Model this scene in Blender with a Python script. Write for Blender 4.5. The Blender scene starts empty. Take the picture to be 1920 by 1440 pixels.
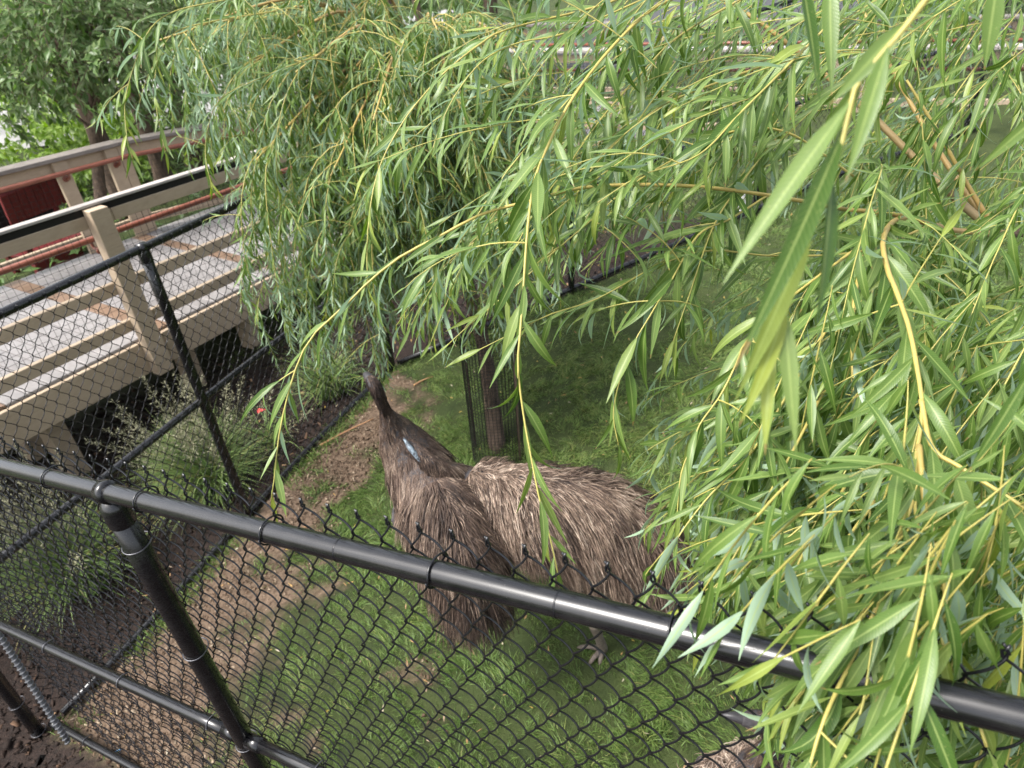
import bpy, bmesh, math, random
import numpy as np
from mathutils import Matrix, Vector

random.seed(7)
rng = np.random.default_rng(11)
scene = bpy.context.scene
COL = scene.collection
R_ = math.radians

# ------------------------------------------------------------------ camera
FPX, CX, CY, EYE = 1335.0, 960.0, 720.0, 2.95       # photo is 1920 x 1440
_down = np.array([120.0, 1784.0, FPX]); _down /= np.linalg.norm(_down)
_up = -_down
_fy = np.array([0, 0, 1.0]); _fy = _fy - _fy.dot(_up) * _up; _fy /= np.linalg.norm(_fy)
RW = np.stack([np.cross(_fy, _up), _fy, _up])        # camera axes (right, down, forward) -> world
CAM = np.array([0, 0, EYE])


def ray(px, py):
    return RW @ np.array([(px - CX) / FPX, (py - CY) / FPX, 1.0])


def W(px, py, z):
    """world point seen at a photo pixel at depth z metres"""
    return CAM + ray(px, py) * z


def atz(px, py, h):
    """world point seen at a photo pixel at world height h"""
    d = ray(px, py)
    return CAM + d * ((h - EYE) / d[2])


def proj(p):
    c = (np.asarray(p) - CAM) @ RW
    zz = np.maximum(c[..., 2], 1e-3)
    return CX + FPX * c[..., 0] / zz, CY + FPX * c[..., 1] / zz, c[..., 2]


cam_d = bpy.data.cameras.new('camera')
cam_o = bpy.data.objects.new('camera', cam_d)
COL.objects.link(cam_o)
m = Matrix.Identity(4)
for i in range(3):
    m[i][0] = RW[i, 0]; m[i][1] = -RW[i, 1]; m[i][2] = -RW[i, 2]; m[i][3] = CAM[i]
cam_o.matrix_world = m
cam_d.sensor_width = 36.0
cam_d.lens = FPX / 1920 * 36.0
cam_d.clip_start = 0.02
cam_d.clip_end = 400
cam_d.dof.use_dof = True
cam_d.dof.focus_distance = 1.45
cam_d.dof.aperture_fstop = 6.6
scene.camera = cam_o

# ------------------------------------------------------------------ sky, sun, exposure
SUN_EL, SUN_AZ = R_(55), R_(252)
world = bpy.data.worlds.new('World'); scene.world = world
world.use_nodes = True
wn, wl = world.node_tree.nodes, world.node_tree.links
bg = wn['Background']
sky = wn.new('ShaderNodeTexSky'); sky.sky_type = 'NISHITA'
sky.sun_disc = False; sky.sun_elevation = SUN_EL; sky.sun_rotation = SUN_AZ
sky.air_density = 1.0; sky.dust_density = 4.0; sky.ozone_density = 1.0
hs = wn.new('ShaderNodeHueSaturation'); hs.inputs['Saturation'].default_value = 0.40
wl.new(sky.outputs[0], hs.inputs['Color']); wl.new(hs.outputs[0], bg.inputs['Color'])
bg.inputs['Strength'].default_value = 0.118
sun_d = bpy.data.lights.new('sun', 'SUN'); sun_d.energy = 1.5; sun_d.angle = R_(22)
sun_d.color = (1.0, 0.97, 0.92)
sun_o = bpy.data.objects.new('sun', sun_d); COL.objects.link(sun_o)
sd = Vector((math.sin(SUN_AZ) * math.cos(SUN_EL), math.cos(SUN_AZ) * math.cos(SUN_EL), math.sin(SUN_EL)))
sun_o.rotation_euler = sd.to_track_quat('Z', 'Y').to_euler()
scene.view_settings.view_transform = 'Standard'
scene.view_settings.look = 'None'
scene.view_settings.exposure = 1.9
scene.view_settings.gamma = 1
scene.view_settings.use_curve_mapping = False
scene.render.engine = 'CYCLES'
scene.cycles.max_bounces = 8
scene.cycles.transparent_max_bounces = 8
scene.cycles.use_denoising = True

# ------------------------------------------------------------------ helpers


def mat(name, col, rough=0.6, spec=0.4, metal=0.0):
    m = bpy.data.materials.new(name); m.use_nodes = True
    b = m.node_tree.nodes['Principled BSDF']
    b.inputs['Base Color'].default_value = (*col, 1)
    b.inputs['Roughness'].default_value = rough
    b.inputs['Specular IOR Level'].default_value = spec
    b.inputs['Metallic'].default_value = metal
    return m


class NT:
    def __init__(s, m):
        s.m = m; s.n = m.node_tree.nodes; s.l = m.node_tree.links
        s.b = s.n['Principled BSDF']

    def new(s, t, **kw):
        n = s.n.new(t)
        for k, v in kw.items():
            setattr(n, k, v)
        return n

    def link(s, a, b):
        s.l.new(a, b)

    def noise(s, scale, detail=4, coord=None, rough=0.55):
        n = s.new('ShaderNodeTexNoise')
        n.inputs['Scale'].default_value = scale; n.inputs['Detail'].default_value = detail
        n.inputs['Roughness'].default_value = rough
        if coord is None:
            tc = s.new('ShaderNodeTexCoord'); coord = tc.outputs['Object']
        s.link(coord, n.inputs['Vector'])
        return n.outputs['Fac']

    def ramp(s, fac, stops):
        r = s.new('ShaderNodeValToRGB')
        e = r.color_ramp.elements
        while len(e) < len(stops):
            e.new(0.5)
        for i, (p, c) in enumerate(stops):
            e[i].position = p
            e[i].color = (*c, 1) if len(c) == 3 else c
        s.link(fac, r.inputs[0])
        return r.outputs[0]

    def mix(s, fac, a, b, mode='MIX'):
        x = s.new('ShaderNodeMix', data_type='RGBA', blend_type=mode)
        if isinstance(fac, (int, float)):
            x.inputs[0].default_value = fac
        else:
            s.link(fac, x.inputs[0])
        for k, v in ((6, a), (7, b)):
            if isinstance(v, tuple):
                x.inputs[k].default_value = (*v, 1)
            else:
                s.link(v, x.inputs[k])
        return x.outputs[2]

    def math(s, op, a, b=None):
        x = s.new('ShaderNodeMath', operation=op)
        for i, v in enumerate((a, b)):
            if v is None:
                continue
            if isinstance(v, (int, float)):
                x.inputs[i].default_value = v
            else:
                s.link(v, x.inputs[i])
        return x.outputs[0]

    def bump(s, h, strength=0.3, dist=0.01):
        b = s.new('ShaderNodeBump')
        b.inputs['Strength'].default_value = strength; b.inputs['Distance'].default_value = dist
        s.link(h, b.inputs['Height']); s.link(b.outputs[0], s.b.inputs['Normal'])


def link(name, me, parent=None, loc=None):
    o = bpy.data.objects.new(name, me)
    COL.objects.link(o)
    if parent is not None:
        o.parent = parent
    if loc is not None:
        o.location = loc
    return o


def tag(o, label=None, cat=None, group=None, kind=None):
    for k, v in (('label', label), ('category', cat), ('group', group), ('kind', kind)):
        if v:
            o[k] = v
    return o


def thing(name, label, cat, loc=(0, 0, 0), group=None):
    o = bpy.data.objects.new(name, None); COL.objects.link(o)
    o.empty_display_size = 0.1
    o.location = loc
    return tag(o, label, cat, group)


def mesh_np(name, V, F, material, smooth=True, attrs=None):
    """V (n,3); F list of int arrays (k,3) or (k,4)"""
    me = bpy.data.meshes.new(name)
    V = np.ascontiguousarray(V, dtype=np.float32)
    F = [np.asarray(f) for f in F if len(f)]
    nl = sum(f.size for f in F); nf = sum(len(f) for f in F)
    me.vertices.add(len(V)); me.vertices.foreach_set('co', V.ravel())
    me.loops.add(nl); me.polygons.add(nf)
    me.loops.foreach_set('vertex_index', np.concatenate([f.ravel() for f in F]).astype(np.int32))
    st, cur = [], 0
    for f in F:
        st.append(cur + np.arange(len(f)) * f.shape[1]); cur += f.size
    me.polygons.foreach_set('loop_start', np.concatenate(st).astype(np.int32))
    me.update(calc_edges=True); me.validate()
    for k, a in (attrs or {}).items():
        a = np.ascontiguousarray(a, dtype=np.float32)
        if a.ndim == 1:
            at = me.attributes.new(k, 'FLOAT', 'POINT'); at.data.foreach_set('value', a)
        else:
            at = me.attributes.new(k, 'FLOAT_VECTOR', 'POINT'); at.data.foreach_set('vector', a.ravel())
    if smooth:
        me.shade_smooth()
    if material:
        me.materials.append(material)
    return me


def nrm(v):
    return v / np.maximum(np.linalg.norm(v, axis=-1, keepdims=True), 1e-9)


def resample(pts, n):
    """Catmull-Rom resample of (k,d) control points"""
    P = np.asarray(pts, float)
    if len(P) < 3:
        t = np.linspace(0, 1, n)[:, None]
        return P[0] * (1 - t) + P[-1] * t
    Q = np.vstack([2 * P[0] - P[1], P, 2 * P[-1] - P[-2]])
    seg = np.linalg.norm(np.diff(P, axis=0), axis=1); cum = np.r_[0, np.cumsum(seg)]
    s = np.linspace(0, cum[-1], n)
    i = np.clip(np.searchsorted(cum, s, 'right') - 1, 0, len(seg) - 1)
    t = ((s - cum[i]) / np.maximum(seg[i], 1e-9))[:, None]
    a, b, c, d = Q[i], Q[i + 1], Q[i + 2], Q[i + 3]
    return 0.5 * (2 * b + (c - a) * t + (2 * a - 5 * b + 4 * c - d) * t * t + (3 * b - a - 3 * c + d) * t ** 3)


def frames(P):
    T = nrm(np.gradient(P, axis=0))
    n0 = np.cross(T[0], [0, 0, 1.0])
    if np.linalg.norm(n0) < 0.05:
        n0 = np.cross(T[0], [1.0, 0, 0])
    n = n0 / np.linalg.norm(n0)
    A = []
    for t in T:
        n = n - n.dot(t) * t; n = n / max(np.linalg.norm(n), 1e-9); A.append(n)
    A = np.array(A)
    return T, A, np.cross(T, A)


def tube(P, r, sides=6, caps=True):
    P = np.asarray(P, float); n = len(P)
    r = np.broadcast_to(np.asarray(r, float), (n,))
    T, A, B = frames(P)
    a = np.arange(sides) * 2 * np.pi / sides
    V = P[:, None] + r[:, None, None] * (A[:, None] * np.cos(a)[None, :, None] + B[:, None] * np.sin(a)[None, :, None])
    V = V.reshape(-1, 3)
    i = np.arange(n - 1)[:, None] * sides; j = np.arange(sides)[None]; k = (j + 1) % sides
    Q = np.stack([i + j, i + k, i + sides + k, i + sides + j], -1).reshape(-1, 4)
    Tn = np.zeros((0, 3), int)
    if caps:
        V = np.vstack([V, P[0], P[-1]])
        c0, c1 = n * sides, n * sides + 1
        j = j[0]; k = k[0]
        Tn = np.vstack([np.stack([np.full(sides, c0), k, j], -1),
                        np.stack([np.full(sides, c1), (n - 1) * sides + j, (n - 1) * sides + k], -1)])
    return V, Q, Tn


class Acc:
    """collects vertices and faces of many small shapes into one mesh"""

    def __init__(s):
        s.V, s.Q, s.T, s.A, s.n = [], [], [], {}, 0

    def add(s, V, Q=None, T=None, **attrs):
        s.V.append(V)
        if Q is not None and len(Q):
            s.Q.append(np.asarray(Q) + s.n)
        if T is not None and len(T):
            s.T.append(np.asarray(T) + s.n)
        for k, v in attrs.items():
            s.A.setdefault(k, []).append(np.broadcast_to(v, (len(V),) + np.shape(v)[1:]) if np.ndim(v) < 2 else v)
        s.n += len(V)

    def mesh(s, name, material, smooth=True):
        F = []
        if s.Q: F.append(np.vstack(s.Q))
        if s.T: F.append(np.vstack(s.T))
        return mesh_np(name, np.vstack(s.V), F, material, smooth, {k: np.concatenate(v) for k, v in s.A.items()})


def tube_me(name, P, r, material, sides=12, caps=True):
    V, Q, T = tube(P, r, sides, caps)
    return mesh_np(name, V, [Q, T], material)


_BOX = np.array([[x, y, z] for x in (0, 1) for y in (0, 1) for z in (0, 1)], float)
_BQ = np.array([[0, 1, 3, 2], [4, 6, 7, 5], [0, 4, 5, 1], [2, 3, 7, 6], [0, 2, 6, 4], [1, 5, 7, 3]])


def board_me(name, o, ax, ay, az, material, bev=0.004):
    """a bevelled board: corner o, edge vectors ax ay az"""
    V = np.asarray(o) + _BOX @ np.stack([ax, ay, az])
    me = bpy.data.meshes.new(name)
    bm = bmesh.new()
    vs = [bm.verts.new(v) for v in V]
    for q in _BQ:
        bm.faces.new([vs[i] for i in q])
    bmesh.ops.recalc_face_normals(bm, faces=bm.faces)
    if bev:
        bmesh.ops.bevel(bm, geom=list(bm.edges), offset=bev, segments=1, affect='EDGES')
    bm.to_mesh(me); bm.free()
    me.materials.append(material)
    return me


def smoothstep(a, b, x):
    t = np.clip((x - a) / (b - a), 0, 1)
    return t * t * (3 - 2 * t)


def vnoise(x, y, scale, seed=0):
    """cheap smooth value noise, vectorised"""
    x = np.asarray(x) * scale + seed * 17.3; y = np.asarray(y) * scale - seed * 9.7
    xi, yi = np.floor(x), np.floor(y); fx, fy = x - xi, y - yi
    fx = fx * fx * (3 - 2 * fx); fy = fy * fy * (3 - 2 * fy)

    def h(a, b):
        v = np.sin(a * 127.1 + b * 311.7) * 43758.5453
        return v - np.floor(v)
    return (h(xi, yi) * (1 - fx) + h(xi + 1, yi) * fx) * (1 - fy) + (h(xi, yi + 1) * (1 - fx) + h(xi + 1, yi + 1) * fx) * fy


# ------------------------------------------------------------------ layout of the place
def rail_pt(px):
    """the front fence's top rail runs under this photo column"""
    return W(px, 873 + .2466 * px, 1.10 * (821 + 1390) / (px + 1390))


CORNER = rail_pt(-400)
FDIR = nrm(rail_pt(1500) - rail_pt(-300))            # along the front fence, towards the right (uphill)
GDIR = nrm(ray(1823, -256))                          # along the far fence, away from the corner
FD2 = nrm(FDIR[:2]); GD2 = nrm(GDIR[:2])
FN = np.array([-FD2[1], FD2[0], 0]); FN = FN if FN[1] > 0 else -FN     # into the enclosure
FH = 2.08                                            # fence height
S_B = 3.12                                           # far fence bends here
BEND = CORNER + GDIR * S_B


def ground_h(x, y):
    z = .16 * x - .05 * (y - 1.85) - .05
    q = np.clip((-1.3 - x) / 1.2, 0, 1); z = z - .13 * q * q * (3 - 2 * q)
    z = np.where(z > .25, .25 + .3 * (z - .25), z)
    z = np.where(z < -.62, -.62 + .25 * (z + .62), z)
    return np.clip(z, -1.6, 0.6)


def gpt(x, y):
    return np.array([x, y, float(ground_h(x, y))])


def onground(px, py, up=0.0):
    """where the ground is seen at a photo pixel"""
    h = -.2
    for _ in range(40):
        p = atz(px, py, h); h = .5 * h + .5 * float(ground_h(p[0], p[1]))
    p[2] = float(ground_h(p[0], p[1])) + up
    return p


BACK_D = np.array([2.35, 6.2])
BACK_DIR = nrm(BACK_D - BEND[:2])


def d_far(x, y):
    """distance into the enclosure from the far fence (negative = mulch side)"""
    px, py = x - CORNER[0], y - CORNER[1]
    return px * GD2[1] - py * GD2[0]


def d_back(x, y):
    px, py = x - BEND[0], y - BEND[1]
    return px * BACK_DIR[1] - py * BACK_DIR[0]


def d_front(x, y):
    px, py = x - CORNER[0], y - CORNER[1]
    return px * FN[0] + py * FN[1]


def masks(x, y):
    """mulch, dirt, grass weights at world x, y"""
    w = .16 * (vnoise(x, y, 3.1, 1) - .5) + .16 * (vnoise(x, y, 9.3, 2) - .5) + .08 * (vnoise(x, y, 23, 22) - .5)
    a = np.minimum(d_far(x, y), d_back(x, y)); b = d_front(x, y)
    inside = smoothstep(-.03, .05, a + .3 * w) * smoothstep(-.05, .03, b)
    far = smoothstep(6.0, 7.5, np.hypot(x - 1, y)) * (1 - inside)
    # bare trodden soil along the far fence, widest by the corner
    along = (x - CORNER[0]) * GD2[0] + (y - CORNER[1]) * GD2[1]
    wid = .42 + .52 * smoothstep(2.4, -.4, along)
    # the dirt stops where the back fence begins
    dirt = 1 - smoothstep(wid - .14, wid + .30, np.where(d_back(x, y) < a + 1e-6, 9, d_far(x, y)) + w * 2.8)
    patch = smoothstep(.58, .74, vnoise(x, y, 3.3, 5) * .6 + vnoise(x, y, 8.0, 6) * .4) * smoothstep(1.3, .7, b) * smoothstep(2.6, 1.5, d_far(x, y)) * .9
    dirt = np.clip(np.maximum(dirt, patch), 0, 1) * inside
    grass = inside * (1 - dirt) + far
    mulch = (1 - inside) * (1 - far)
    return mulch, dirt, grass


# ------------------------------------------------------------------ ground
gm = mat('ground_soil', (.1, .07, .05), .9, .2)
t = NT(gm)
am = t.new('ShaderNodeAttribute', attribute_name='mask')
sep = t.new('ShaderNodeSeparateXYZ'); t.link(am.outputs['Vector'], sep.inputs[0])
n1, n2, n3 = t.noise(6, 6), t.noise(45, 5), t.noise(160, 3)
dirt_c = t.mix(.5, t.ramp(n1, [(.3, (.072, .046, .030)), (.7, (.182, .124, .083))]),
               t.ramp(n2, [(.36, (.036, .025, .017)), (.60, (.195, .142, .102))]))
mulch_c = t.mix(.5, t.ramp(n2, [(.35, (.007, .005, .0045)), (.7, (.032, .020, .016))]),
                t.ramp(n3, [(.4, (.008, .006, .005)), (.72, (.045, .029, .022))]))
grass_c = t.ramp(n1, [(.3, (.024, .036, .011)), (.7, (.050, .066, .020))])
c = t.mix(sep.outputs[1], mulch_c, dirt_c)
c = t.mix(sep.outputs[2], c, grass_c)
t.link(c, t.b.inputs['Base Color'])
t.bump(t.math('ADD', n2, t.math('MULTIPLY', n3, .5)), .8, .012)


def axis(lo, hi, step, far, grow=1.35):
    a = list(np.arange(lo, hi, step)); s = step
    while a[-1] < far:
        s *= grow; a.append(a[-1] + s)
    s = step
    while a[0] > -far:
        s *= grow; a.insert(0, a[0] - s)
    return np.array(a)


gx, gy = axis(-4.5, 4.5, .045, 120), axis(.2, 8, .045, 150)
X, Y = np.meshgrid(gx, gy)
Z = ground_h(X, Y) + .02 * (vnoise(X, Y, 2.2, 3) - .5) + .012 * (vnoise(X, Y, 9, 4) - .5)
mu, di, gr = masks(X, Y)
nx, ny = len(gx), len(gy)
ii = (np.arange(ny - 1)[:, None] * nx + np.arange(nx - 1)[None])
Q = np.stack([ii, ii + 1, ii + 1 + nx, ii + nx], -1).reshape(-1, 4)
me = mesh_np('ground', np.stack([X, Y, Z], -1).reshape(-1, 3), [Q], gm, True,
             {'mask': np.stack([mu, di, gr], -1).reshape(-1, 3)})
tag(link('ground', me), kind='structure')

# pale paved plaza far behind the trees, seen as bright gaps between the leaves
pave = mat('pale_concrete', (.55, .53, .50), .8, .3)
t = NT(pave); t.link(t.ramp(t.noise(1.2, 5), [(.3, (.22, .215, .21)), (.7, (.32, .31, .30))]), t.b.inputs['Base Color'])
xs = np.linspace(-34, -1.0, 61); ys = np.linspace(0, 1, 9)
XX, SS = np.meshgrid(xs, ys); YY = 15.5 + SS * 9 + .12 * XX + .9 * np.sin(XX * .2)
V = np.stack([XX, YY, ground_h(XX, YY) + .03], -1).reshape(-1, 3)
ii = (np.arange(8)[:, None] * 61 + np.arange(60)[None])
tag(link('path', mesh_np('path', V, [np.stack([ii, ii + 1, ii + 62, ii + 61], -1).reshape(-1, 4)], pave)), kind='structure')

road = mat('dark_asphalt', (.05, .05, .052), .8, .3)
t = NT(road); t.link(t.ramp(t.noise(20, 5), [(.3, (.035, .035, .038)), (.7, (.07, .07, .072))]), t.b.inputs['Base Color'])
xs = np.linspace(0, 34, 61); XX, SS = np.meshgrid(xs, ys); YY = 12.6 + SS * 6 + .25 * XX
V = np.stack([XX, YY, ground_h(XX, YY) + .03], -1).reshape(-1, 3)
tag(link('road', mesh_np('road', V, [np.stack([ii, ii + 1, ii + 62, ii + 61], -1).reshape(-1, 4)], road)), kind='structure')

# ------------------------------------------------------------------ chain link fences
vinyl = mat('black_vinyl', (.007, .007, .008), .30, .36)
t = NT(vinyl)
tc = t.new('ShaderNodeTexCoord')
dp = t.new('ShaderNodeVectorMath', operation='DOT_PRODUCT'); t.link(tc.outputs['Object'], dp.inputs[0]); dp.inputs[1].default_value = tuple(FDIR)
sc_ = t.new('ShaderNodeVectorMath', operation='SCALE'); sc_.inputs[0].default_value = tuple(FDIR * -.965); t.link(dp.outputs['Value'], sc_.inputs['Scale'])
ad = t.new('ShaderNodeVectorMath', operation='ADD'); t.link(tc.outputs['Object'], ad.inputs[0]); t.link(sc_.outputs[0], ad.inputs[1])
st = t.noise(190, 4, ad.outputs[0], .6); n = t.noise(30, 6); n2 = t.noise(260, 3)
spk = t.ramp(n2, [(.70, (0, 0, 0)), (.76, (1, 1, 1))])
dst = t.ramp(n, [(.42, (0, 0, 0)), (.75, (1, 1, 1))])
c = t.mix(t.math('MULTIPLY', dst, .13), t.ramp(st, [(.35, (.003, .003, .004)), (.7, (.007, .007, .008))]), (.045, .043, .040))
c = t.mix(t.math('MULTIPLY', spk, .35), c, (.16, .155, .15))
t.link(c, t.b.inputs['Base Color'])
t.link(t.ramp(st, [(.3, (.16,) * 3), (.7, (.36,) * 3)]), t.b.inputs['Roughness'])
t.bump(st, .05, .001)
t.b.inputs['Coat Weight'].default_value = .45; t.b.inputs['Coat Roughness'].default_value = .20
wirem = mat('black_coated_wire', (.006, .006, .008), .25, .55)
tiem = mat('tie_wire', (.10, .10, .11), .35, .5, .6)
galv = mat('galvanised_wire', (.12, .125, .135), .55, .4, .4)

PITCH = .0315                      # half of a 63 mm diamond
HALF = .043


def picket_me(height, slope, phase, nseg, sides, r, name='wire'):
    """one zigzag wire of the chain link; local x along the fence, y into the enclosure"""
    K = int(round(height / HALF))
    u = np.linspace(0, K, K * nseg + 1)
    tri = 1 - 2 * np.abs((u % 2) - 0) / 1.0
    tri = np.where((u % 2) > 1, -3 + 2 * (u % 2), tri)
    cosx = np.cos(np.pi * u)
    x = phase * (PITCH / 2 + r * .9) * (.55 * tri + .45 * cosx)
    y = -phase * .0058 * np.sin(np.pi * u)
    z = -u * HALF
    P = np.stack([x, y, z], -1)
    # twisted barb above the top apex
    b = np.array([[x[0] + phase * .0004, .0020 * phase, .004], [x[0] + phase * .0016, -.0018 * phase, .008],
                  [x[0] - phase * .0014, .0018 * phase, .013], [x[0] - phase * .0045, .0012, .019]])
    P = np.vstack([b[::-1], P])
    V, Q, T = tube(P, r, sides)
    return mesh_np(name, V, [Q, T], wirem)


def ring_me(name, centre, axis_v, r_in, wire, material, stretch=0, sdir=None):
    a = np.linspace(0, 2 * np.pi, 21)
    ax = nrm(np.asarray(axis_v, float)); u = nrm(np.cross(ax, [0, 0, 1.0]) if abs(ax[2]) < .9 else np.cross(ax, [0, 1.0, 0])); v = np.cross(ax, u)
    P = np.asarray(centre) + r_in * (np.cos(a)[:, None] * u + np.sin(a)[:, None] * v)
    if sdir is not None:
        s = np.maximum((P - centre) @ sdir, 0)
        P = P + s[:, None] / r_in * stretch * np.asarray(sdir) + np.linspace(-.002, .004, 21)[:, None] * ax
    return tube_me(name, P, wire, material, 6)


def mesh_panel(fence, p0, p1, top_off, height, nseg, sides, wr, yoff):
    """hang the zigzag wires from p0 to p1 (points on the rail's centre line)"""
    p0, p1 = np.asarray(p0), np.asarray(p1)
    d = p1 - p0; L2 = np.linalg.norm(d[:2]); dx = d / L2
    ang = math.atan2(dx[1], dx[0]); slope = dx[2]
    nvec = np.array([-math.sin(ang), math.cos(ang), 0]) * yoff
    n = int(np.linalg.norm(d) / PITCH)
    ms = [picket_me(height, slope, 1, nseg, sides, wr), picket_me(height, slope, -1, nseg, sides, wr)]
    for i in range(n):
        o = link('wire', ms[i % 2], fence)
        o.location = p0 + d / np.linalg.norm(d) * ((i + .5) * PITCH) + nvec + [0, 0, top_off]
        o.rotation_euler = (random.uniform(-.006, .006), -math.atan(slope) + random.uniform(-.003, .003), ang)


def cap_me(p, r):
    """domed loop cap on a post"""
    prof = [(r * 1.12, -.05), (r * 1.12, 0), (r * 1.0, .010), (r * .7, .020), (r * .3, .026), (.001, .027)]
    A = Acc(); s = 16; a = np.arange(s) * 2 * np.pi / s
    V = np.array([[q * math.cos(t) + p[0], q * math.sin(t) + p[1], z + p[2]] for q, z in prof for t in a])
    i = np.arange(len(prof) - 1)[:, None] * s; j = np.arange(s)[None]; k = (j + 1) % s
    return mesh_np('post_cap', V, [np.stack([i + j, i + k, i + s + k, i + s + j], -1).reshape(-1, 4)], vinyl)


# --- front fence, right under the camera
front = thing('chain_link_fence', 'black chain link fence nearest the viewer with thick shiny top rail', 'fence',
              (0, 0, 0), 'black chain link fences round the enclosure')
RR = .0206
END = rail_pt(1910) + FDIR * .55
top = np.stack([CORNER - FDIR * .02 + (END - CORNER) * s for s in np.linspace(0, 1, 24)])
rail = link('top_rail', tube_me('top_rail', top, RR, vinyl, 24), front)
for px in (95, 268, 503, 815, 1258, 1700):
    link('tie_wire', ring_me('tie_wire', rail_pt(px), FDIR, RR + .003, .0019, wirem, .014, FN), rail)
for px in (640, 1050):          # pipe joint
    p = rail_pt(px)
    link('rail_joint', tube_me('rail_joint', [p - FDIR * .0012, p + FDIR * .0012], RR + .0006, wirem, 24), rail)
dz = np.array([0, 0, 1.0])
inset = np.zeros(3)
for kind_, drop in (('mid_rail', FH * .505), ('bottom_rail', FH - .02)):
    for (a, b) in ((-400, 197), (203, 2150)):
        p, q = rail_pt(a), rail_pt(b) if b < 1910 else END
        p = p - dz * drop; q = q - dz * drop
        sh = .028
        ro = link(kind_, tube_me(kind_, np.linspace(p + FDIR * sh, q - FDIR * sh, 12), RR * .93, vinyl, 18), front)
        for e, s in ((p, 1), (q, -1)):
            link('rail_end_cup', tube_me('rail_end_cup', [e + FDIR * s * .02, e + FDIR * s * .075], RR * 1.12, vinyl, 18), ro)
        nt = 4 if a < 0 else 5
        for k in range(nt):
            c = p + (q - p) * ((k + .7) / nt)
            link('tie_wire', ring_me('tie_wire', c, FDIR, RR * .93 + .003, .0018, tiem, .012, FN), ro)
for px, rr in ((-400, .030), (200, .0272), (2150, .0272)):
    p = rail_pt(px) if px < 1910 else END
    foot = p - dz * (FH + .12)
    hd = p - dz * (RR + .022)
    if px == -400:
        foot = atz(64, 1365, foot[2] + .12) - dz * .12
    po = link('post', tube_me('post', np.linspace(foot, hd, 10), rr, vinyl, 24), front)
    link('post_cap', cap_me(hd, rr), po)
    link('rail_loop', tube_me('rail_loop', [p - FDIR * .013, p + FDIR * .013], RR + .0055, vinyl, 24), po)
    for q in (.16, .56, 1.02, 1.35, 1.75, 2.0):
        link('tie_wire', ring_me('tie_wire', p + (foot - p) * (q / FH), dz, rr + .003, .0017, tiem, .008, FN), po)
mesh_panel(front, CORNER + FDIR * .03, END, .052, FH + .03, 8, 6, .0019, RR + .010)

# --- far fence and back fence
AX = 1.47


def far_fence(label, pts, post_s, group, rr=.021, wires=True, r_post=.028, drop=None):
    """pts: the two ends of the top rail; bottoms follow the ground"""
    f = thing('chain_link_fence', label, 'fence', (0, 0, 0), group)
    p0, p1 = [np.asarray(p, float) for p in pts]
    d = nrm(p1 - p0); L = np.linalg.norm(p1 - p0)
    s = np.linspace(0, 1, 14)[:, None]
    T = p0 + (p1 - p0) * s
    B = np.column_stack([T[:, :2], ground_h(T[:, 0], T[:, 1]) + .04])
    link('top_rail', tube_me('top_rail', T, rr, vinyl, 14), f)
    link('mid_rail', tube_me('mid_rail', (T + B) / 2, rr, vinyl, 14), f)
    link('bottom_rail', tube_me('bottom_rail', B, rr, vinyl, 14), f)
    for q in post_s:
        a = p0 + d * q; g = gpt(a[0], a[1])
        po = link('post', tube_me('post', np.linspace(g - dz * .1, a - dz * .03, 8), r_post, vinyl, 16), f)
        link('post_cap', cap_me(a - dz * .02, r_post), po)
        link('rail_loop', tube_me('rail_loop', [a - d * .02, a + d * .02], rr + .007, vinyl, 16), po)
    h = float(np.mean(T[:, 2] - B[:, 2])) + .05
    mesh_panel(f, p0 + d * .03, p1, .0, h, 4, 4, .0020, -(rr + .008))
    return f, d, L


ffar, _, _ = far_fence('black chain link fence between the dirt strip and the wooden boardwalk', (CORNER + GDIR * .06, BEND),
                       (AX - .06, S_B - .06), 'black chain link fences round the enclosure')
# grey end post where the far fence starts, next to the corner post
ge, gb = W(-40, 1130, 3.05), atz(128, 1392, -.40)
gp = link('end_post', tube_me('end_post', np.linspace(gb, ge, 10), .011, galv, 12), ffar)
q = np.linspace(0, 1, 620)
ax_ = ge - gb; u = nrm(np.cross(ax_, [0, 1, 0])); v = nrm(np.cross(ax_, u))
hel = gb + ax_ * q[:, None] +   .0135 * (np.cos(q * 2 * np.pi * 34)[:, None] * u + np.sin(q * 2 * np.pi * 34)[:, None] * v)
link('lacing_wire', tube_me('lacing_wire', hel, .003, galv, 5), gp)
bz = BEND + np.array([*(BACK_DIR * 6.6), 0])
bz[2] = float(ground_h(bz[0], bz[1])) + 1.95
LD = np.linalg.norm(BACK_D - BEND[:2])
far_fence('black chain link fence across the back of the lawn behind the willow branches', (BEND + np.array([*(BACK_DIR * .05), 0]), bz),
          (LD * .45, LD, 6.4), 'black chain link fences round the enclosure')

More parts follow.
